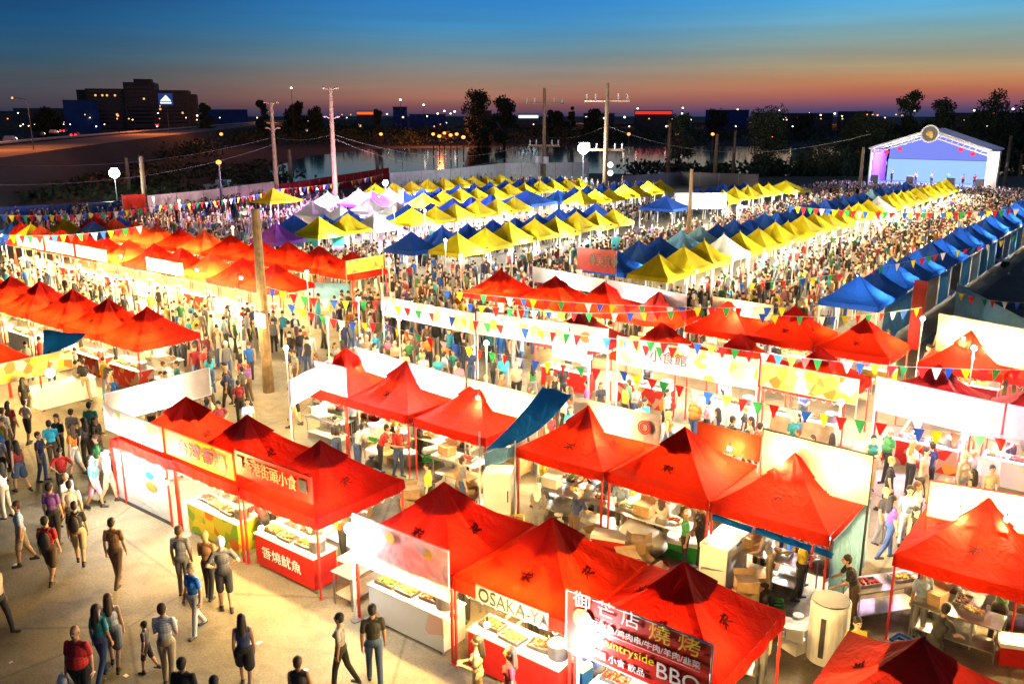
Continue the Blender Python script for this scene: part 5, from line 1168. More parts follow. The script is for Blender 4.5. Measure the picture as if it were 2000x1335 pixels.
lit_ = MB().add([(-.11, -.08, .01), (.10, -.09, .03), (.12, .08, .01), (0, .10, .05), (-.12, .07, .015)], [(0, 1, 2, 3, 4)]).mesh('paper_scrap', [M['whitepaint']])
rd = random.Random(5)
for i in range(14):
    x, y = W(rd.uniform(20, 800), rd.uniform(1040, 1330))
    if y > 11.3: continue
    o = link('paper_scrap', lit_, None, (x, y, 0), rd.uniform(0, 6)); o.scale = (rd.uniform(.25, .6),)*3; tag(o, 'small scrap of white paper lying on the plaza pavement', 'litter', 'paper scraps on the plaza')
# ------------------------------------------------------------------ setting
def sheet(name, pts, z, mat):
    o = MB().add([(p[0], p[1], z) for p in pts], [tuple(range(len(pts)))]).build(name, M[mat]); o['kind'] = 'structure'; return o
def gridsheet(name, x0, x1, y0, y1, z, mat, n=2):
    o = MB().add([(x0, y0, z), (x1, y0, z), (x1, y1, z), (x0, y1, z)], [(0, 1, 2, 3)]).build(name, M[mat]); o['kind'] = 'structure'; return o
gridsheet('ground', -9000, 9000, -3000, 9000, -.6, 'field')
near = [(-500, 520), (0, 418), (290, 398), (540, 370), (762, 345), (880, 340), (1150, 338), (1330, 342), (1480, 345), (1680, 344), (1960, 344), (2300, 344)]
npt = [W(a, b_) for a, b_ in near]
lot = [(60, -60), (60, 260)]+[npt[-1]]+npt[::-1][1:]+[(-150, -60)]
sheet('market_ground', lot[::-1], 0, 'ground')
far = [(2600, 286), (2000, 287), (1500, 286), (1000, 287), (720, 291), (600, 306), (520, 330)]
sheet('river_water', [W(a, b_, -.3) for a, b_ in near[3:]]+[W(a, b_, -.3) for a, b_ in far], -.3, 'water')
sheet('parking_lot', [(-9.6, 46.5), (-3.5, 43.8), (30, 40), (30, 130), (-9.9, 130)], .006, 'asphalt')
# highway on its embankment
hw_pts = [(-300, 330), (-100, 306), (0, 294), (150, 277), (300, 262), (420, 250), (520, 240), (640, 234), (760, 232)]
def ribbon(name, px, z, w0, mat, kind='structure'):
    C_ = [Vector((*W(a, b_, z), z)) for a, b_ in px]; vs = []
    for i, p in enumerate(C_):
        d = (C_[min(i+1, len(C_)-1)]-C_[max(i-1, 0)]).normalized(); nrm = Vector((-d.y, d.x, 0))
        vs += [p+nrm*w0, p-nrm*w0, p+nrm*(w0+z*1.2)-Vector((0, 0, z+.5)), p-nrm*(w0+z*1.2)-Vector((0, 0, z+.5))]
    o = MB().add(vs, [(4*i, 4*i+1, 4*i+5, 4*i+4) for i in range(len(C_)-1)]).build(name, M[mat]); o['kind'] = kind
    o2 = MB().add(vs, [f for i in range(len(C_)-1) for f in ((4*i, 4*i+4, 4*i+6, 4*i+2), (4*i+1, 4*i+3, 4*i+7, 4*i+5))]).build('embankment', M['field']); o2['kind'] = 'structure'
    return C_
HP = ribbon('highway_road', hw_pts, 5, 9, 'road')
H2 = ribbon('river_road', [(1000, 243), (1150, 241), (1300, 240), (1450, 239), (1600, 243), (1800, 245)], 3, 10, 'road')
H3 = ribbon('far_bank_road', [(-200, 352), (0, 336), (120, 322), (220, 312)], 1, 5, 'road')
def guard(C_, z, label):
    mb = MB()
    for a, b_ in zip(C_[:-1], C_[1:]): mb.tube(a+Vector((0, -9, z)), b_+Vector((0, -9, z)), .3, n=5)
    tag(mb.build('guard_rail', M['skinm']), label, 'guard rail')
guard(HP, .8, 'long guard rail along the lit highway')
def far_lamp(px, py, dist, mat, label, r=.6, power=0, c=(1, .35, .08), group='distant lamps on the horizon'):
    if py > 236: x, y = W(px, py, 6); h_ = 6
    else: x, y = along(px, dist); h_ = zfor(x, y, py)
    r = (.5 if 258 < py < 270 else .32) if py > 236 else (.4 if py in (221, 224, 227, 230, 232, 234) else r)
    e = bpy.data.objects.new('street_lamp', None); col.objects.link(e); e.location = (x, y, 0); tag(e, label, 'street lamp', group)
    MB().tube((0, 0, 0), (0, 0, h_), .16, .1, 6).build('post', M['dark'], e); MB().ball((0, 0, h_), r, 0, 10, 6, (1, 1, .8)).build('lamp_head', M[mat], e, smooth=True)
    if power: lamp((0, -2, h_-1.5), power, c, 1., e)
FLs = [(572, 172), (783, 195), (828, 205), (868, 217), (888, 218), (855, 222), (880, 222), (685, 224), (787, 229), (860, 243), (848, 247), (872, 240), (912, 235), (1245, 212), (1333, 211), (1440, 214), (1522, 216), (1580, 221), (1603, 225), (1630, 222), (1645, 227),
       (1785, 217), (1902, 216), (1977, 213), (1993, 213), (1220, 229), (1268, 232), (1313, 233), (1350, 233), (1332, 222), (1714, 225), (1763, 226), (1740, 252), (1693, 256), (432, 262), (427, 317), (1505, 232), (1535, 230), (1558, 230), (40, 246), (56, 246), (756, 223), (1145, 229), (1160, 226), (1180, 231),
       (230, 226), (385, 226), (1940, 222), (1960, 224), (930, 222)]
FLs += [(846, 262), (858, 266), (868, 260), (880, 264), (892, 262), (905, 268), (1228, 262), (1322, 262), (1506, 268), (1392, 262), (744, 262)]
rl = random.Random(77); FLs += [(rl.randint(10, 1990), rl.choice([221, 224, 227, 230, 232, 234, 239, 243, 247])) for _ in range(58)]
for i, (a, b_) in enumerate(FLs):
    mt = 'lampora' if b_ in (224, 232, 239, 260, 262, 264, 266, 268) or a in (1714, 1763, 1505, 1535, 1558, 427, 860, 848, 1940, 1960, 230) else 'lampwhite' if a in (1740, 1693, 1350, 1332, 1630, 1160) else 'lampfar'
    dd = 430 if b_ < 200 else random.uniform(520, 760)
    far_lamp(a, b_, dd, mt, f"{dict(lampora='orange', lampwhite='white', lampfar='pinkish')[mt]} lamp on the horizon, number {ORD[i % 30]} from the left of string {ORD[i//30]}", r=.62 if dd > 500 else .5)
for i, p in enumerate(HP[2:8:2]):
    e = bpy.data.objects.new('highway_lamp', None); col.objects.link(e); e.location = p+Vector((0, 6, 0)); tag(e, f'sodium lamp beside the highway, {ORD[i]} from the left', 'street lamp', 'sodium lamps of the highway')
    MB().tube((0, 0, -1), (0, 0, 9), .12, .09, 6).build('post', M['dark'], e); MB().tube((0, 0, 9), (0, -2.5, 9.4), .08, n=5).build('arm', M['dark'], e); MB().ball((0, -2.6, 9.3), .16, 0, 8, 5).build('lamp_head', M['lampora'], e); lamp((0, -6, 15), 3600*(1+i*1.6), (1, .24, .05), .5, e)
for i, (p, pw) in enumerate(((H2[1], 12000), (H2[3], 9000), (H2[4], 22000), (H3[1], 900), (H3[2], 700))):
    lamp(p+Vector((0, -4, 12)), pw, (1, .30, .06), 1.)
x, y = W(860, 258, 5); lamp((x, y, 12), 12000, (1, .22, .04), 1.)
# cars on the highway
def car(px, py, z, col_, label, rear):
    x, y = W(px, py, z); e = bpy.data.objects.new('passing_car', None); col.objects.link(e); e.location = (x, y, z); d = (HP[4]-HP[2]); e.rotation_euler = (0, 0, math.atan2(d.y, d.x)); tag(e, label, 'car', 'cars on the highway')
    b_ = MB(); pr = [(-2.2, .35), (-2.25, .8), (-1.5, .95), (-.9, 1.42), (.6, 1.42), (1.3, .98), (2.2, .82), (2.25, .35)]
    vs = [(a, -.88, h_) for a, h_ in pr]+[(a, .88, h_) for a, h_ in pr]; n = len(pr)
    b_.add(vs, [tuple(range(n)), tuple(range(2*n-1, n-1, -1))]+[(i, n+i, n+(i+1) % n, (i+1) % n) for i in range(n)]); b_.build('body', M[col_], e)
    for sx in (-1.4, 1.4):
        for sy in (-.9, .9): MB().tube((sx, sy-.1, .34), (sx, sy+.1, .34), .34, n=12).build('wheel', M['black'], e)
    for sy in (-.6, .6): MB().ball((2.27 if not rear else -2.27, sy, .68), .34, 0, 8, 6).build('tail_light' if rear else 'headlight', M['tail' if rear else 'head'], e)
for i, (px, py, z, c, l, r) in enumerate(((20, 277, 5, 'whitepaint', 'car with white headlights at the left end of the highway', False), (78, 266, 5, 'dark', 'dark car with headlights before the red lit cars', False), (105, 262, 5, 'whitepaint', 'white van-like car on the highway among tail lights', False), (125, 259, 5, 'dark', 'dark car with red tail lights, first of the left pair', True), (148, 268, 5, 'redpaint', 'red car with tail lights, second of the left pair', True), (308, 246, 5, 'redpaint', 'red tail-lit car alone on the rising highway', True))): car(px, py, z, c, l, r)
# hotel
HX, HY = along(274, 900); ho = bpy.data.objects.new('hotel_building', None); col.objects.link(ho); ho.location = (HX, HY, 0); ho.rotation_euler = (0, 0, YAW+.28); tag(ho, 'dark wide hotel tower with a lit white triangle sign on its roofline', 'hotel')
k = 900/1763*.92
def hz(py): return (225-py)*k+11.2
hb = MB()
for a, b_, t, d in ((-105, -88, 178, 14), (-88, -20, 176, 20), (-20, 35, 164, 22), (35, 95, 178, 20), (95, 108, 185, 14)):
    hb.box(a*k+.02, b_*k-.02, -d, d, 0, hz(t))
hb.box(-4*k, 28*k, -8, 8, hz(164)+.02, hz(157)); hb.build('wall', M['hotel'], ho)
rd = random.Random(4)
for (a, b_, t, d) in ((-88, -20, 176, 20), (-20, 35, 164, 22), (35, 95, 178, 20)):
    h_ = hz(t); r = 0; win = MB()
    while 4+r*3.4 < h_-3:
        win.box(a*k+2, b_*k-2, -d-.08, -d-.02, 4+r*3.4, 4+r*3.4+1.5); r += 1
    win.build('window_bands', M['glass'], ho)
lit = [(-72, 190), (-60, 190), (-52, 190), (-38, 190), (13, 196), (-75, 222), (-38, 225), (80, 222), (62, 205), (-20, 214), (40, 215)]
for a, b_ in lit: MB().box(a*k, a*k+1.6, -22.2 if -20 < a < 35 else -20.2, -22.12 if -20 < a < 35 else -20.12, hz(b_), hz(b_)+1.6).build('lit_window', M['winlit'], ho)
MB().box(40*k, 66*k, -20.6, -20.1, hz(206), hz(184)).build('sign_board', M['signblue'], ho)
MB().add([(43*k, -20.75, hz(198)), (63*k, -20.75, hz(198)), (54*k, -20.75, hz(187))], [(0, 1, 2)]).box(43*k, 63*k, -20.8, -20.7, hz(203), hz(200)).build('sign_emblem', M['signwhite'], ho)
def block(px0, px1, py, dist, mat, label, depth=14, name='building', sign_=None, cat='building', wins=0):
    a = along((px0+px1)/2, dist); w_ = (px1-px0)/1763*dist; h_ = (225-py)/1763*dist+11.2
    e = bpy.data.objects.new(name, None); col.objects.link(e); e.location = (*a, 0); e.rotation_euler = (0, 0, YAW-math.atan(((px0+px1)/2-1000)/1763)); tag(e, label, cat)
    MB().box(-w_/2, w_/2, 0, depth, -.6, h_).build('wall', M[mat], e); MB().box(-w_/2-.3, w_/2+.3, -.3, depth+.3, h_+.01, h_+.5).build('roof', M['dark'], e)
    if sign_: MB().box(-w_/2*.96, w_/2*.96, -.35, -.05, h_-min(1.9, h_*.25), h_-.2).build('lit_sign', M[sign_], e)
    q = MB(); rd = random.Random(px0); n = 0
    for i in range(int(w_/4)):
        if rd.random() < .3: MB().box(-w_/2+4*i+1, -w_/2+4*i+2.8, -.12, -.02, h_*.25, h_*.25+1.4).build('window', M['winlit' if rd.random() < .12 else 'glass'], e)
        n += 1
block(132, 188, 200, 700, 'farblue', 'blue low building left of the hotel'); block(40, 130, 214, 800, 'farwall', 'dark low buildings at the far left'); block(-40, 40, 219, 800, 'farwall', 'dark shed at the left edge of horizon')
block(697, 733, 218, 640, 'farwall', 'store with an orange backlit sign on the horizon', sign_='signora'); block(1240, 1312, 217, 600, 'farwall', 'long building with a red backlit sign', sign_='signred')
block(1012, 1052, 224, 560, 'farwall', 'petrol station canopy with a white lit edge', sign_='signwhite'); block(930, 960, 217, 600, 'farwall', 'blocky building behind the twin trees')
block(1140, 1200, 222, 640, 'farwall', 'low building between the power poles', sign_=None); block(1380, 1460, 216, 700, 'farblue', 'blue roofed warehouse on the horizon'); block(1480, 1620, 222, 760, 'farwall', 'long dark warehouse beyond the trees')
block(1850, 2040, 222, 600, 'farwall', 'dark building behind the stage trees'); block(800, 870, 224, 620, 'farblue', 'low blue building beside the lamps'); block(590, 625, 232, 520, 'farwall', 'petrol station canopy glowing greenish white under the highway', sign_='lampwhite'); block(400, 480, 215, 1200, 'farblue', 'far blue hills-like hangar left of the poles')
block(768, 795, 210, 640, 'farblue', 'building with an upswept blue roof'); block(1640, 1700, 219, 700, 'farwall', 'dark hall left of the stage trees')
# river bank things
o = obj1('small_boat', MB().add([(-2.6, -.7, .5), (1.8, -.8, .5), (3, 0, .6), (1.8, .8, .5), (-2.6, .7, .5), (-2.4, -.4, -.3), (1.4, -.4, -.3), (2.2, 0, -.2), (1.4, .4, -.3), (-2.4, .4, -.3)], [(0, 1, 6, 5), (1, 2, 7, 6), (2, 3, 8, 7), (3, 4, 9, 8), (4, 0, 5, 9), (0, 4, 3, 2, 1), (5, 6, 7, 8, 9)]).box(-1, .6, -.5, .5, .52, 1.2), M['whitepaint'], 'small white boat lying on the dark bank behind the pale fence', 'boat', loc=(*W(440, 366, 0), -.1)); o.rotation_euler = (0, 0, .4); o.scale = (1.3, 1.3, 1.1)
# trees
def tree(px, base, top, wpx, label, seed, dens=1.0, dist=None, twin=False, name='broadleaf_tree', low=.08):
    rd = random.Random(seed)
    if dist: x, y = along(px, dist)
    else: x, y = W(px, base)
    D = math.hypot(x, y); h_ = zfor(x, y, top)+.6; w_ = wpx/1763*D
    e = bpy.data.objects.new(name, None); col.objects.link(e); e.location = (x, y, -.6); tag(e, label, 'tree')
    tk_ = MB(); cr2 = MB(); tk_.tube((0, 0, 0), (0, 0, h_*.55), .022*h_+.1, .012*h_+.05, 8, cap=False)
    cl = []
    for i in range(int(16+w_*.9)):
        a = rd.uniform(0, 2*PI); z = rd.uniform(low, .92)*h_; rr = w_*.46*math.sqrt(rd.random())*(1-abs(z/h_-.38)*.85)
        c = Vector((rr*math.cos(a), rr*math.sin(a), z)); cl.append((c, rd.uniform(.14, .27)*w_)); tk_.tube((0, 0, min(z*.6, h_*.5)), c, .008*h_+.04, .03, 5, cap=False)
    tk_.build('trunk', M['bark'], e)
    s = max(.28, D/1763*3.2)
    for c, r in cl:
        for k in range(int(150*dens)):
            v = Vector((rd.gauss(0, 1), rd.gauss(0, 1), rd.gauss(0, .75))); v = v.normalized()*r*rd.random()**.45; p = c+v; 
            u = Vector((rd.uniform(-1, 1), rd.uniform(-1, 1), rd.uniform(-1, 1))).normalized()*s*rd.uniform(.5, 1.1); w = u.orthogonal().normalized()*s*rd.uniform(.4, .9)
            cr2.add([p-u, p+w*.6, p+u, p-w*.6], [(0, 1, 2, 3)])
    cr2.build('crown', M['leaf'], e)
for i, a in enumerate(((935, 285, 175, 62, 'left half of the tall twin trees across the river'), (985, 285, 182, 50, 'right half of the tall twin trees across the river'), (1492, 338, 208, 90, 'large dark tree at the water edge before the lamps'), (1325, 336, 215, 62, 'narrow dark tree left of the grey posts'),
                       (1762, 330, 174, 62, 'tall ragged tree behind the left stage roof'), (1828, 330, 192, 66, 'rounded tree behind the middle of the stage'), (1932, 335, 172, 78, 'tall ragged tree behind the right stage roof'), (1665, 330, 212, 60, 'dark tree left of the stage'), (1610, 340, 300, 150, 'wide low olive bush tree left of stage'),
                       (1700, 335, 225, 90, 'dark mass tree right behind stage corner'), (1880, 330, 205, 60, 'smaller dark tree between the stage trees'), (1985, 330, 200, 60, 'dark tree at the right edge of the horizon'))):
    tree(a[0], a[1], a[2], a[3], a[4], 50+i, 1.3 if i < 9 else 1.)
for i, a in enumerate(((402, 202, 26, 'small round tree right of the hotel'), (512, 193, 24, 'pointed tree behind the first tall pole'), (575, 198, 42, 'bushy tree between the two tall poles'), (612, 206, 42, 'flat bushy tree left of the second tall pole'), (738, 212, 20, 'small tree beside the orange sign'), (1116, 206, 14, 'slim tree between the power poles'), (90, 212, 50, 'dark tree left of the blue building'), (1085, 216, 40, 'low tree left of the first power pole'), (1160, 215, 40, 'low tree between the power poles'), (1400, 214, 44, 'hazy low tree on the horizon'), (1570, 224, 40, 'low tree beside orange lamps'))):
    tree(a[0], 0, a[1], a[2], a[3], 80+i, 1., dist=470)
# far bank woods as one mass
mb = MB(); rd = random.Random(9)
def bush_line(px0, px1, py0, py1, n, hmin, hmax, sz):
    for i in range(n):
        a = rd.uniform(px0, px1); b_ = rd.uniform(py0, py1); x, y = W(a, b_); D = math.hypot(x, y); hh = rd.uniform(hmin, hmax); r = rd.uniform(2, 5); s = max(.5, D/1763*2.5)
        for k in range(26):
            p = Vector((x+rd.gauss(0, r*.6), y+rd.gauss(0, r*.6), rd.random()**.8*hh-.5)); u = Vector((rd.uniform(-1, 1), rd.uniform(-1, 1), rd.uniform(-1, 1))).normalized()*s*rd.uniform(.6, 1.3); w = u.orthogonal().normalized()*s
            mb.add([p-u, p+w*.6, p+u, p-w*.6], [(0, 1, 2, 3)])
bush_line(640, 2060, 262, 283, 620, 3, 7, 1); bush_line(380, 700, 250, 284, 200, 3, 6, 1); bush_line(1240, 1700, 334, 342, 90, 1.2, 3, .6); bush_line(1700, 2060, 325, 338, 120, 3, 8, .6); bush_line(40, 420, 286, 312, 120, 2, 4.5, 1); bush_line(-20, 560, 315, 385, 130, .5, 1.6, 1)
o = mb.build('far_bank_woods', M['leaf']); o['kind'] = 'stuff'; tag(o, 'dark woods and scrub along the far river bank', 'woods')

# ------------------------------------------------------------------ crowd
zones = [('behind the second row', -27.5, 2, 22.0, 27.6, 1.05, 0), ('by the big wooden pole', -33.2, -24.4, 16.5, 45, .85, 1), ('in the aisle before the left block', -75, -34, 21.6, 27.3, 1.15, 2), ('in the wide aisle before the yellow rows', -60, -14.5, 38.4, 45.4, 1.2, 3),
         ('in the main aisle toward the stage', -23, -14.4, 45, 134, 1.55, 4), ('in the second long aisle', -38.5, -29.4, 45, 118, 1.1, 5), ('in the third long aisle', -52.5, -45, 45, 100, 1.0, 6), ('by the pale fence at far left', -98, -60, 38, 72, .62, 7), ('behind the third row', -37.5, -23, 30, 38, 1.0, 8),
         ('beside the navy canopies', -11, -5, 37.5, 43.5, .5, 9), ('in the far crowd around the rows', -96, -60, 72, 120, .25, 10), ('before the stage', -44, -14, 118, 138, 1.3, 11), ('on the left plaza', -42, -27, 10.5, 17.5, .40, 12), ('at the right of the stage', -14, 30, 132, 150, .5, 13), ('in the lane at the far right', -4.6, -3.9, 21, 27, .8, 14),('in the plaza by the white booth', -29, -24.8, 12, 20, .55, 15), ('at the far edge of the plaza', -30, -22.5, 6.5, 11.5, .3, 16)]
pts = []
for zi, (nm, xa, xb, ya, yb, dn, _) in enumerate(zones):
    for k in range(int((xb-xa)*(yb-ya)*dn)):
        x, y = rng.uniform(xa, xb), rng.uniform(ya, yb)
        if any(a < x < b_ and c < y < d for a, b_, c, d in FOOT): continue
        if any((x-a)**2+(y-b_)**2 < .16 for a, b_ in PEOPLE): continue
        px, py = P(x, y, .9); fx, fy = P(x, y, 0)
        if 492 < fx < 556 and 690 < fy < 872: continue
        if 415 < fx < 500 and 700 < fy < 850 and rng.random() < .75: continue
        if not (-15 < px < 2015 and 0 < py < 1345): continue
        pts.append((math.hypot(x, y), x, y, zi)); 
        if len(PEOPLE) < 1500: PEOPLE.append((x, y))
pts.sort()
NI = 300-len(fg)-6-48-18
sh_w = ['white']*3+['black']*6+['red']*2+['navy']*2+['grey']*3+['bright blue', 'cyan', 'yellow', 'orange', 'pink', 'purple', 'green', 'brown', 'beige', 'beige', 'maroon', 'light blue', 'charcoal', 'charcoal', 'teal']
PW = ['black']*5+['blue denim']*4+['khaki', 'white', 'grey', 'grey', 'dark brown', 'dark brown']
used = set(); kinds = list(BM)
verbs = {'m_stand': 'standing', 'm_walk': 'walking', 'm_hold': 'holding food', 'm_short': 'striding in shorts', 'm_capshort': 'with hands on hips', 'm_big': 'with a heavy build', 'm_phone': 'raising one hand', 'm_work': 'leaning forward', 'm_up': 'raising an arm', 'f_long': 'with long hair', 'f_skirt': 'with long hair and skirt', 'f_hold': 'holding food, long hair', 'f_walk': 'taking a long step', 'f_tank': 'with crossed arms', 'f_short': 'with long hair and shorts'}
kk = [k for k in kinds if k not in ('m_work', 'm_up')]
for i, (d, x, y, zi) in enumerate(pts[:NI]):
    for _ in range(80):
        kd = random.choice(kk); sh = random.choice(sh_w if _ < 12 else list(SHIRTS)); pa = random.choice(PW); key = (zi, kd, sh) if _ < 60 else (zi, kd, sh, pa)
        if key not in used: break
    used.add(key); ha = random.choice(['black hair']*6+['brown hair', 'fair hair'])
    person(x, y, random.uniform(0, 2*PI), kd, sh, pa, ha, f"person in {sh} top {verbs[kd]}{'' if _ < 60 else ' '+pa.split()[0]} {zones[zi][0]}", 'people '+zones[zi][0], random.uniform(.93, 1.05))
NV = 0
for (xs, yy, nm, sd) in ((FX[1:], FY, 'front row', .1), (MX, MY, 'second row', -.1), (U2X[3:], U2Y, 'third row', .2), (UX, UY, 'fourth row', 0), (LX[:6], 19.45, 'canopies left of the aisle', .1)):
    for i, x in enumerate(xs):
        for q in range(2 if nm in ('front row', 'second row') else 1):
            kd = random.choice(['m_work', 'm_hold', 'f_hold', 'm_work']); sh = ['white', 'red', 'black', 'yellow', 'light blue', 'orange', 'navy', 'green', 'grey'][(i*2+q*3+len(nm)) % 9]; fem = kd[0] == 'f'
            if any((x-.5+q-a)**2+(yy+sd-b_)**2 < .12 for a, b_ in PEOPLE): continue
            person(x-.55+1.1*q+random.uniform(-.15, .15), yy+sd+random.uniform(-.2, .2), (0 if sd > -.05 else PI)+random.uniform(-.6, .6), kd, sh, 'black', random.choice(['black hair', 'white', 'black hair', 'red']), f"vendor in {sh} top {['at left', 'at right'][q]} under {ORD[i+(1 if nm == 'front row' else 0)]} {nm} canopy" if nm != 'canopies left of the aisle' else f"vendor in {sh} top under {ORD[i]} canopy left of the aisle", 'vendors of the '+nm, random.uniform(.94, 1.02)); NV += 1
for i, (px, py) in enumerate(((700, 860), (780, 870), (850, 950), (905, 940), (1060, 930), (1120, 1010), (1210, 985), (1290, 1020), (1300, 960), (1365, 1040), (1500, 1090), (1560, 1110), (1440, 1240), (1790, 1180), (1870, 1150), (1940, 1190), (660, 850), (1050, 1000), (1660, 1290), (1480, 1270))):
    x, y = W(px, py+60)
    if any((x-a)**2+(y-b_)**2 < .16 for a, b_ in PEOPLE): continue
    sh = ['white', 'red', 'black', 'grey', 'yellow', 'navy', 'light blue'][i % 7]; kd = ['m_work', 'm_hold', 'f_hold', 'm_stand', 'f_walk'][i % 5]
    person(x, y, random.uniform(0, 6.28), kd, sh, random.choice(PW), ['black hair', 'white', 'black hair', 'brown hair'][i % 4], f"yard worker in {sh} top between front and second rows, {ORD[i]} of twenty", 'yard workers between the rows', random.uniform(.93, 1.02)); NV += 1
for i in range(22):
    x = rd.uniform(-20.5, -4.5); y = rd.uniform(15.3, 18.2)
    for q in range(rd.choice([1, 2, 2, 3])): place(BOX if i % 3 else BOXW, (x, y, .31*q), rd.uniform(0, 3), f"{'brown' if i % 3 else 'white'} carton in yard stack {ORD[i]}, {['bottom', 'second', 'top'][q]} carton", 'stacked cartons in the yard')
# the rest of the crowd, farther off: one mass
tm = MB()
def ring(z, rx, ry, n=6, cx=0, cy=0): return [(cx+rx*math.cos(2*PI*i/n), cy+ry*math.sin(2*PI*i/n), z) for i in range(n)]
def stack(rs, cidx):
    vs = [v for r in rs for v in r]; n = len(rs[0]); fs = []
    for j in range(len(rs)-1): fs += [(j*n+i, j*n+(i+1) % n, (j+1)*n+(i+1) % n, (j+1)*n+i) for i in range(n)]
    fs.append(tuple(range((len(rs)-1)*n, len(rs)*n))); tm.add(vs, fs, cidx)
for s in (-1, 1):
    stack([ring(0, .055, .09, 5, s*.10, s*.10), ring(.45, .06, .065, 5, s*.10, s*.05), ring(.9, .095, .10, 5, s*.08, 0)], 1)
    stack([ring(.85, .035, .035, 4, s*.27, -.08), ring(1.12, .045, .045, 4, s*.25, 0), ring(1.40, .055, .055, 4, s*.20, 0)], 0 if s > 0 else 2)
stack([ring(.86, .165, .11), ring(1.12, .15, .10), ring(1.36, .20, .11), ring(1.46, .08, .07)], 0)
stack([ring(1.45, .05, .05), ring(1.56, .08, .09), ring(1.63, .085, .10)], 2); stack([ring(1.60, .088, .105, 6, 0, .02), ring(1.69, .085, .10, 6, 0, .02), ring(1.76, .04, .05, 6, 0, .01)], 3)
TV = np.array(tm.v); TFs = tm.f; nV = len(TV); vlab = np.zeros(nV, int)
for f, m_ in zip(tm.f, tm.m):
    for i in f: vlab[i] = m_
rest = pts[NI:]; Nn = len(rest); print('crowd individuals', NI, 'mass', Nn)
xy = np.array([(p[1], p[2]) for p in rest]); ang = rng.uniform(0, 2*PI, Nn); scl = rng.uniform(.9, 1.06, Nn)
ca, sa = np.cos(ang), np.sin(ang)
V = np.empty((Nn, nV, 3)); V[:, :, 0] = (TV[None, :, 0]*ca[:, None]-TV[None, :, 1]*sa[:, None])*scl[:, None]+xy[:, 0:1]; V[:, :, 1] = (TV[None, :, 0]*sa[:, None]+TV[None, :, 1]*ca[:, None])*scl[:, None]+xy[:, 1:2]; V[:, :, 2] = TV[None, :, 2]*scl[:, None]
me = bpy.data.meshes.new('crowd'); F_ = []
loops = [i for f in TFs for i in f]; lens = [len(f) for f in TFs]
LO = (np.array(loops)[None, :]+(np.arange(Nn)*nV)[:, None]).ravel(); LT_ = np.tile(np.array(lens), Nn); LS = np.concatenate([[0], np.cumsum(LT_)[:-1]])
me.vertices.add(Nn*nV); me.vertices.foreach_set('co', V.ravel()); me.loops.add(len(LO)); me.loops.foreach_set('vertex_index', LO.astype(np.int32)); me.polygons.add(len(LT_)); me.polygons.foreach_set('loop_start', LS.astype(np.int32)); me.polygons.foreach_set('loop_total', LT_.astype(np.int32)); me.update(calc_edges=True)
ca_ = me.color_attributes.new('Col', 'FLOAT_COLOR', 'POINT'); CC = np.ones((Nn, nV, 4))
sc_ = np.array([SHIRTS[s] for s in sh_w]); pc_ = np.array([PANTS[q] for q in PW]); sk_ = np.array([(.55, .32, .2), (.5, .28, .17), (.62, .4, .27)]); hc_ = np.array([(.012, .01, .008)]*5+[(.08, .04, .018), (.35, .2, .1), (.6, .6, .6)])
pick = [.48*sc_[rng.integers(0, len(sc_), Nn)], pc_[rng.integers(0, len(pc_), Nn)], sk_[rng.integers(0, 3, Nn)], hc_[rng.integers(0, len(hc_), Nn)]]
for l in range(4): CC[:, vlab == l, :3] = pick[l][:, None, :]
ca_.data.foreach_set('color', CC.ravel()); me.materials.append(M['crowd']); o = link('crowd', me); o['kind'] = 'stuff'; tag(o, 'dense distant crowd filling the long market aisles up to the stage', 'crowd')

# ------------------------------------------------------------------ sky and sun
w = bpy.data.worlds.new('World'); sc.world = w; w.use_nodes = True; nt = w.node_tree; nt.nodes.clear()
out = nt.nodes.new('ShaderNodeOutputWorld'); bg = N(nt, 'ShaderNodeBackground', Strength=1.12); tc = N(nt, 'ShaderNodeTexCoord'); sp = N(nt, 'ShaderNodeSeparateXYZ'); nt.links.new(tc.outputs['Generated'], sp.inputs[0])
def ramp(stops):
    r = N(nt, 'ShaderNodeValToRGB'); r.color_ramp.elements.remove(r.color_ramp.elements[1]); f = True
    for y, c in stops:
        z = (225-y)/225*.12+.01; z = z/.5
        e = r.color_ramp.elements[0] if f else r.color_ramp.elements.new(max(0, min(1, z)))
        if f: e.position = max(0, z); f = False
        e.color = S(*c)
    return r
mr = N(nt, 'ShaderNodeMapRange'); mr.inputs['From Min'].default_value = -.01; mr.inputs['From Max'].default_value = .49; nt.links.new(sp.outputs[2], mr.inputs['Value'])
left = ramp([(222, (38, 48, 70)), (205, (64, 60, 72)), (180, (70, 70, 80)), (150, (64, 76, 84)), (120, (45, 80, 102)), (60, (22, 76, 118)), (0, (14, 60, 106)), (-200, (4, 30, 66)), (-700, (34, 44, 62))])
mid = ramp([(224, (66, 60, 88)), (208, (122, 76, 82)), (190, (158, 104, 88)), (162, (146, 118, 102)), (132, (126, 126, 122)), (92, (92, 134, 152)), (50, (58, 132, 180)), (0, (42, 122, 190)), (-200, (8, 50, 100)), (-700, (34, 44, 62))])
right = ramp([(224, (48, 60, 100)), (212, (84, 68, 104)), (198, (134, 80, 94)), (180, (172, 98, 80)), (158, (182, 126, 88)), (134, (164, 144, 112)), (108, (138, 142, 128)), (78, (122, 154, 154)), (40, (96, 164, 194)), (0, (58, 158, 216)), (-200, (14, 70, 130)), (-700, (34, 44, 62))])
for r in (left, mid, right): nt.links.new(mr.outputs[0], r.inputs[0])
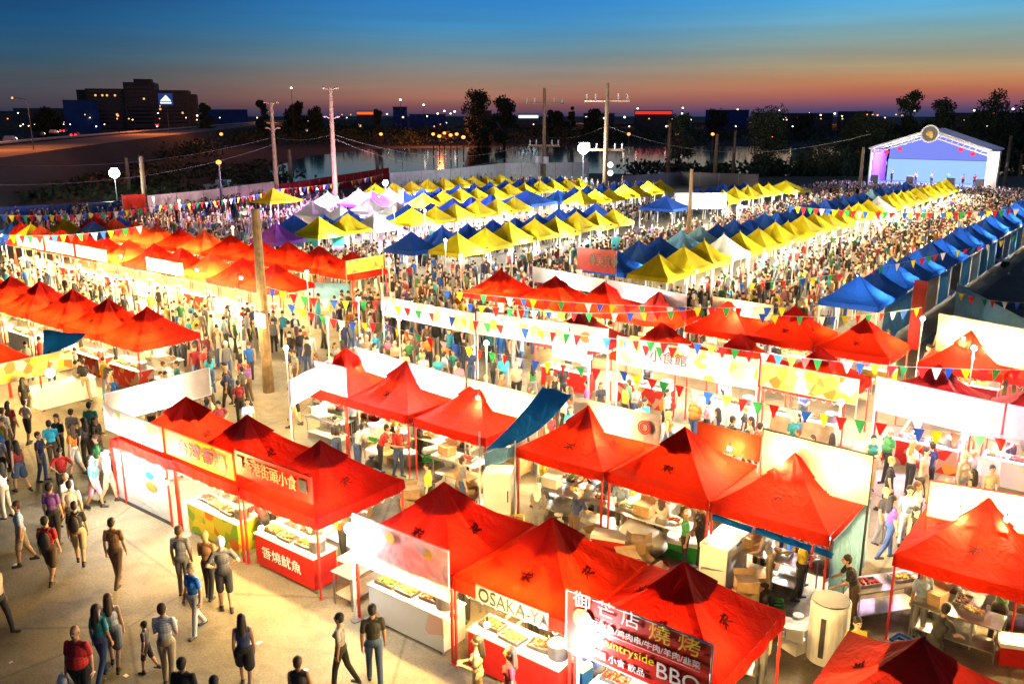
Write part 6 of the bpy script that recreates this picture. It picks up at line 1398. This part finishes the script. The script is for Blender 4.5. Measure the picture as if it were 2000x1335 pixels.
# azimuth across the view
rx = N(nt, 'ShaderNodeVectorMath', operation='DOT_PRODUCT'); nt.links.new(tc.outputs['Generated'], rx.inputs[0]); rx.inputs[1].default_value = cr
def mrange(a, b_):
    m_ = N(nt, 'ShaderNodeMapRange', interpolation_type='SMOOTHSTEP'); m_.inputs['From Min'].default_value = a; m_.inputs['From Max'].default_value = b_; nt.links.new(rx.outputs['Value'], m_.inputs['Value']); return m_
m1 = mrange(-.50, -.02); m2 = mrange(.0, .42)
a1 = N(nt, 'ShaderNodeMixRGB'); nt.links.new(m1.outputs[0], a1.inputs[0]); nt.links.new(left.outputs[0], a1.inputs[1]); nt.links.new(mid.outputs[0], a1.inputs[2])
a2 = N(nt, 'ShaderNodeMixRGB'); nt.links.new(m2.outputs[0], a2.inputs[0]); nt.links.new(a1.outputs[0], a2.inputs[1]); nt.links.new(right.outputs[0], a2.inputs[2])
# faint streaks of cloud
mp = N(nt, 'ShaderNodeMapping'); mp.inputs['Scale'].default_value = (3, 3, 60); nt.links.new(tc.outputs['Generated'], mp.inputs[0]); no = N(nt, 'ShaderNodeTexNoise', Scale=1.5, Detail=4); nt.links.new(mp.outputs[0], no.inputs[0])
cr3 = N(nt, 'ShaderNodeMapRange'); cr3.inputs['From Min'].default_value = .3; cr3.inputs['From Max'].default_value = .7; cr3.inputs['To Min'].default_value = .93; cr3.inputs['To Max'].default_value = 1.06; nt.links.new(no.outputs['Fac'], cr3.inputs['Value'])
vm = N(nt, 'ShaderNodeVectorMath', operation='SCALE'); nt.links.new(a2.outputs[0], vm.inputs[0]); nt.links.new(cr3.outputs[0], vm.inputs['Scale'])
sk = N(nt, 'ShaderNodeTexSky', sky_type='NISHITA', sun_disc=False); sk.sun_elevation = math.radians(-3.5); sk.sun_rotation = math.radians(10)
sc2 = N(nt, 'ShaderNodeVectorMath', operation='SCALE'); nt.links.new(sk.outputs[0], sc2.inputs[0]); sc2.inputs['Scale'].default_value = .05
ad = N(nt, 'ShaderNodeVectorMath', operation='ADD'); nt.links.new(vm.outputs[0], ad.inputs[0]); nt.links.new(sc2.outputs[0], ad.inputs[1])
nt.links.new(ad.outputs[0], bg.inputs[0]); nt.links.new(bg.outputs[0], out.inputs[0])
sl = bpy.data.lights.new('sun', 'SUN'); sl.energy = .04; sl.angle = math.radians(10); sl.color = (1, .55, .4); so = bpy.data.objects.new('sun', sl); col.objects.link(so); so.rotation_euler = (math.radians(87), 0, math.radians(180-10))

# remove the prototypes that were only copied from
for p in PROTOS:
    for ch in list(p.children):
        for g_ in list(ch.children): bpy.data.objects.remove(g_)
        bpy.data.objects.remove(ch)
    bpy.data.objects.remove(p)
# ------------------------------------------------------------------ render settings
sc.view_settings.view_transform = 'Standard'; sc.view_settings.look = 'None'; sc.view_settings.exposure = 0; sc.view_settings.gamma = 1
sc.render.engine = 'CYCLES'; sc.cycles.use_denoising = True; sc.cycles.use_light_tree = True; sc.cycles.max_bounces = 5; sc.cycles.diffuse_bounces = 3; sc.cycles.glossy_bounces = 2; sc.cycles.transmission_bounces = 3; sc.cycles.transparent_max_bounces = 6
sc.cycles.sample_clamp_indirect = 4; sc.cycles.sample_clamp_direct = 0; sc.cycles.caustics_reflective = False; sc.cycles.caustics_refractive = False
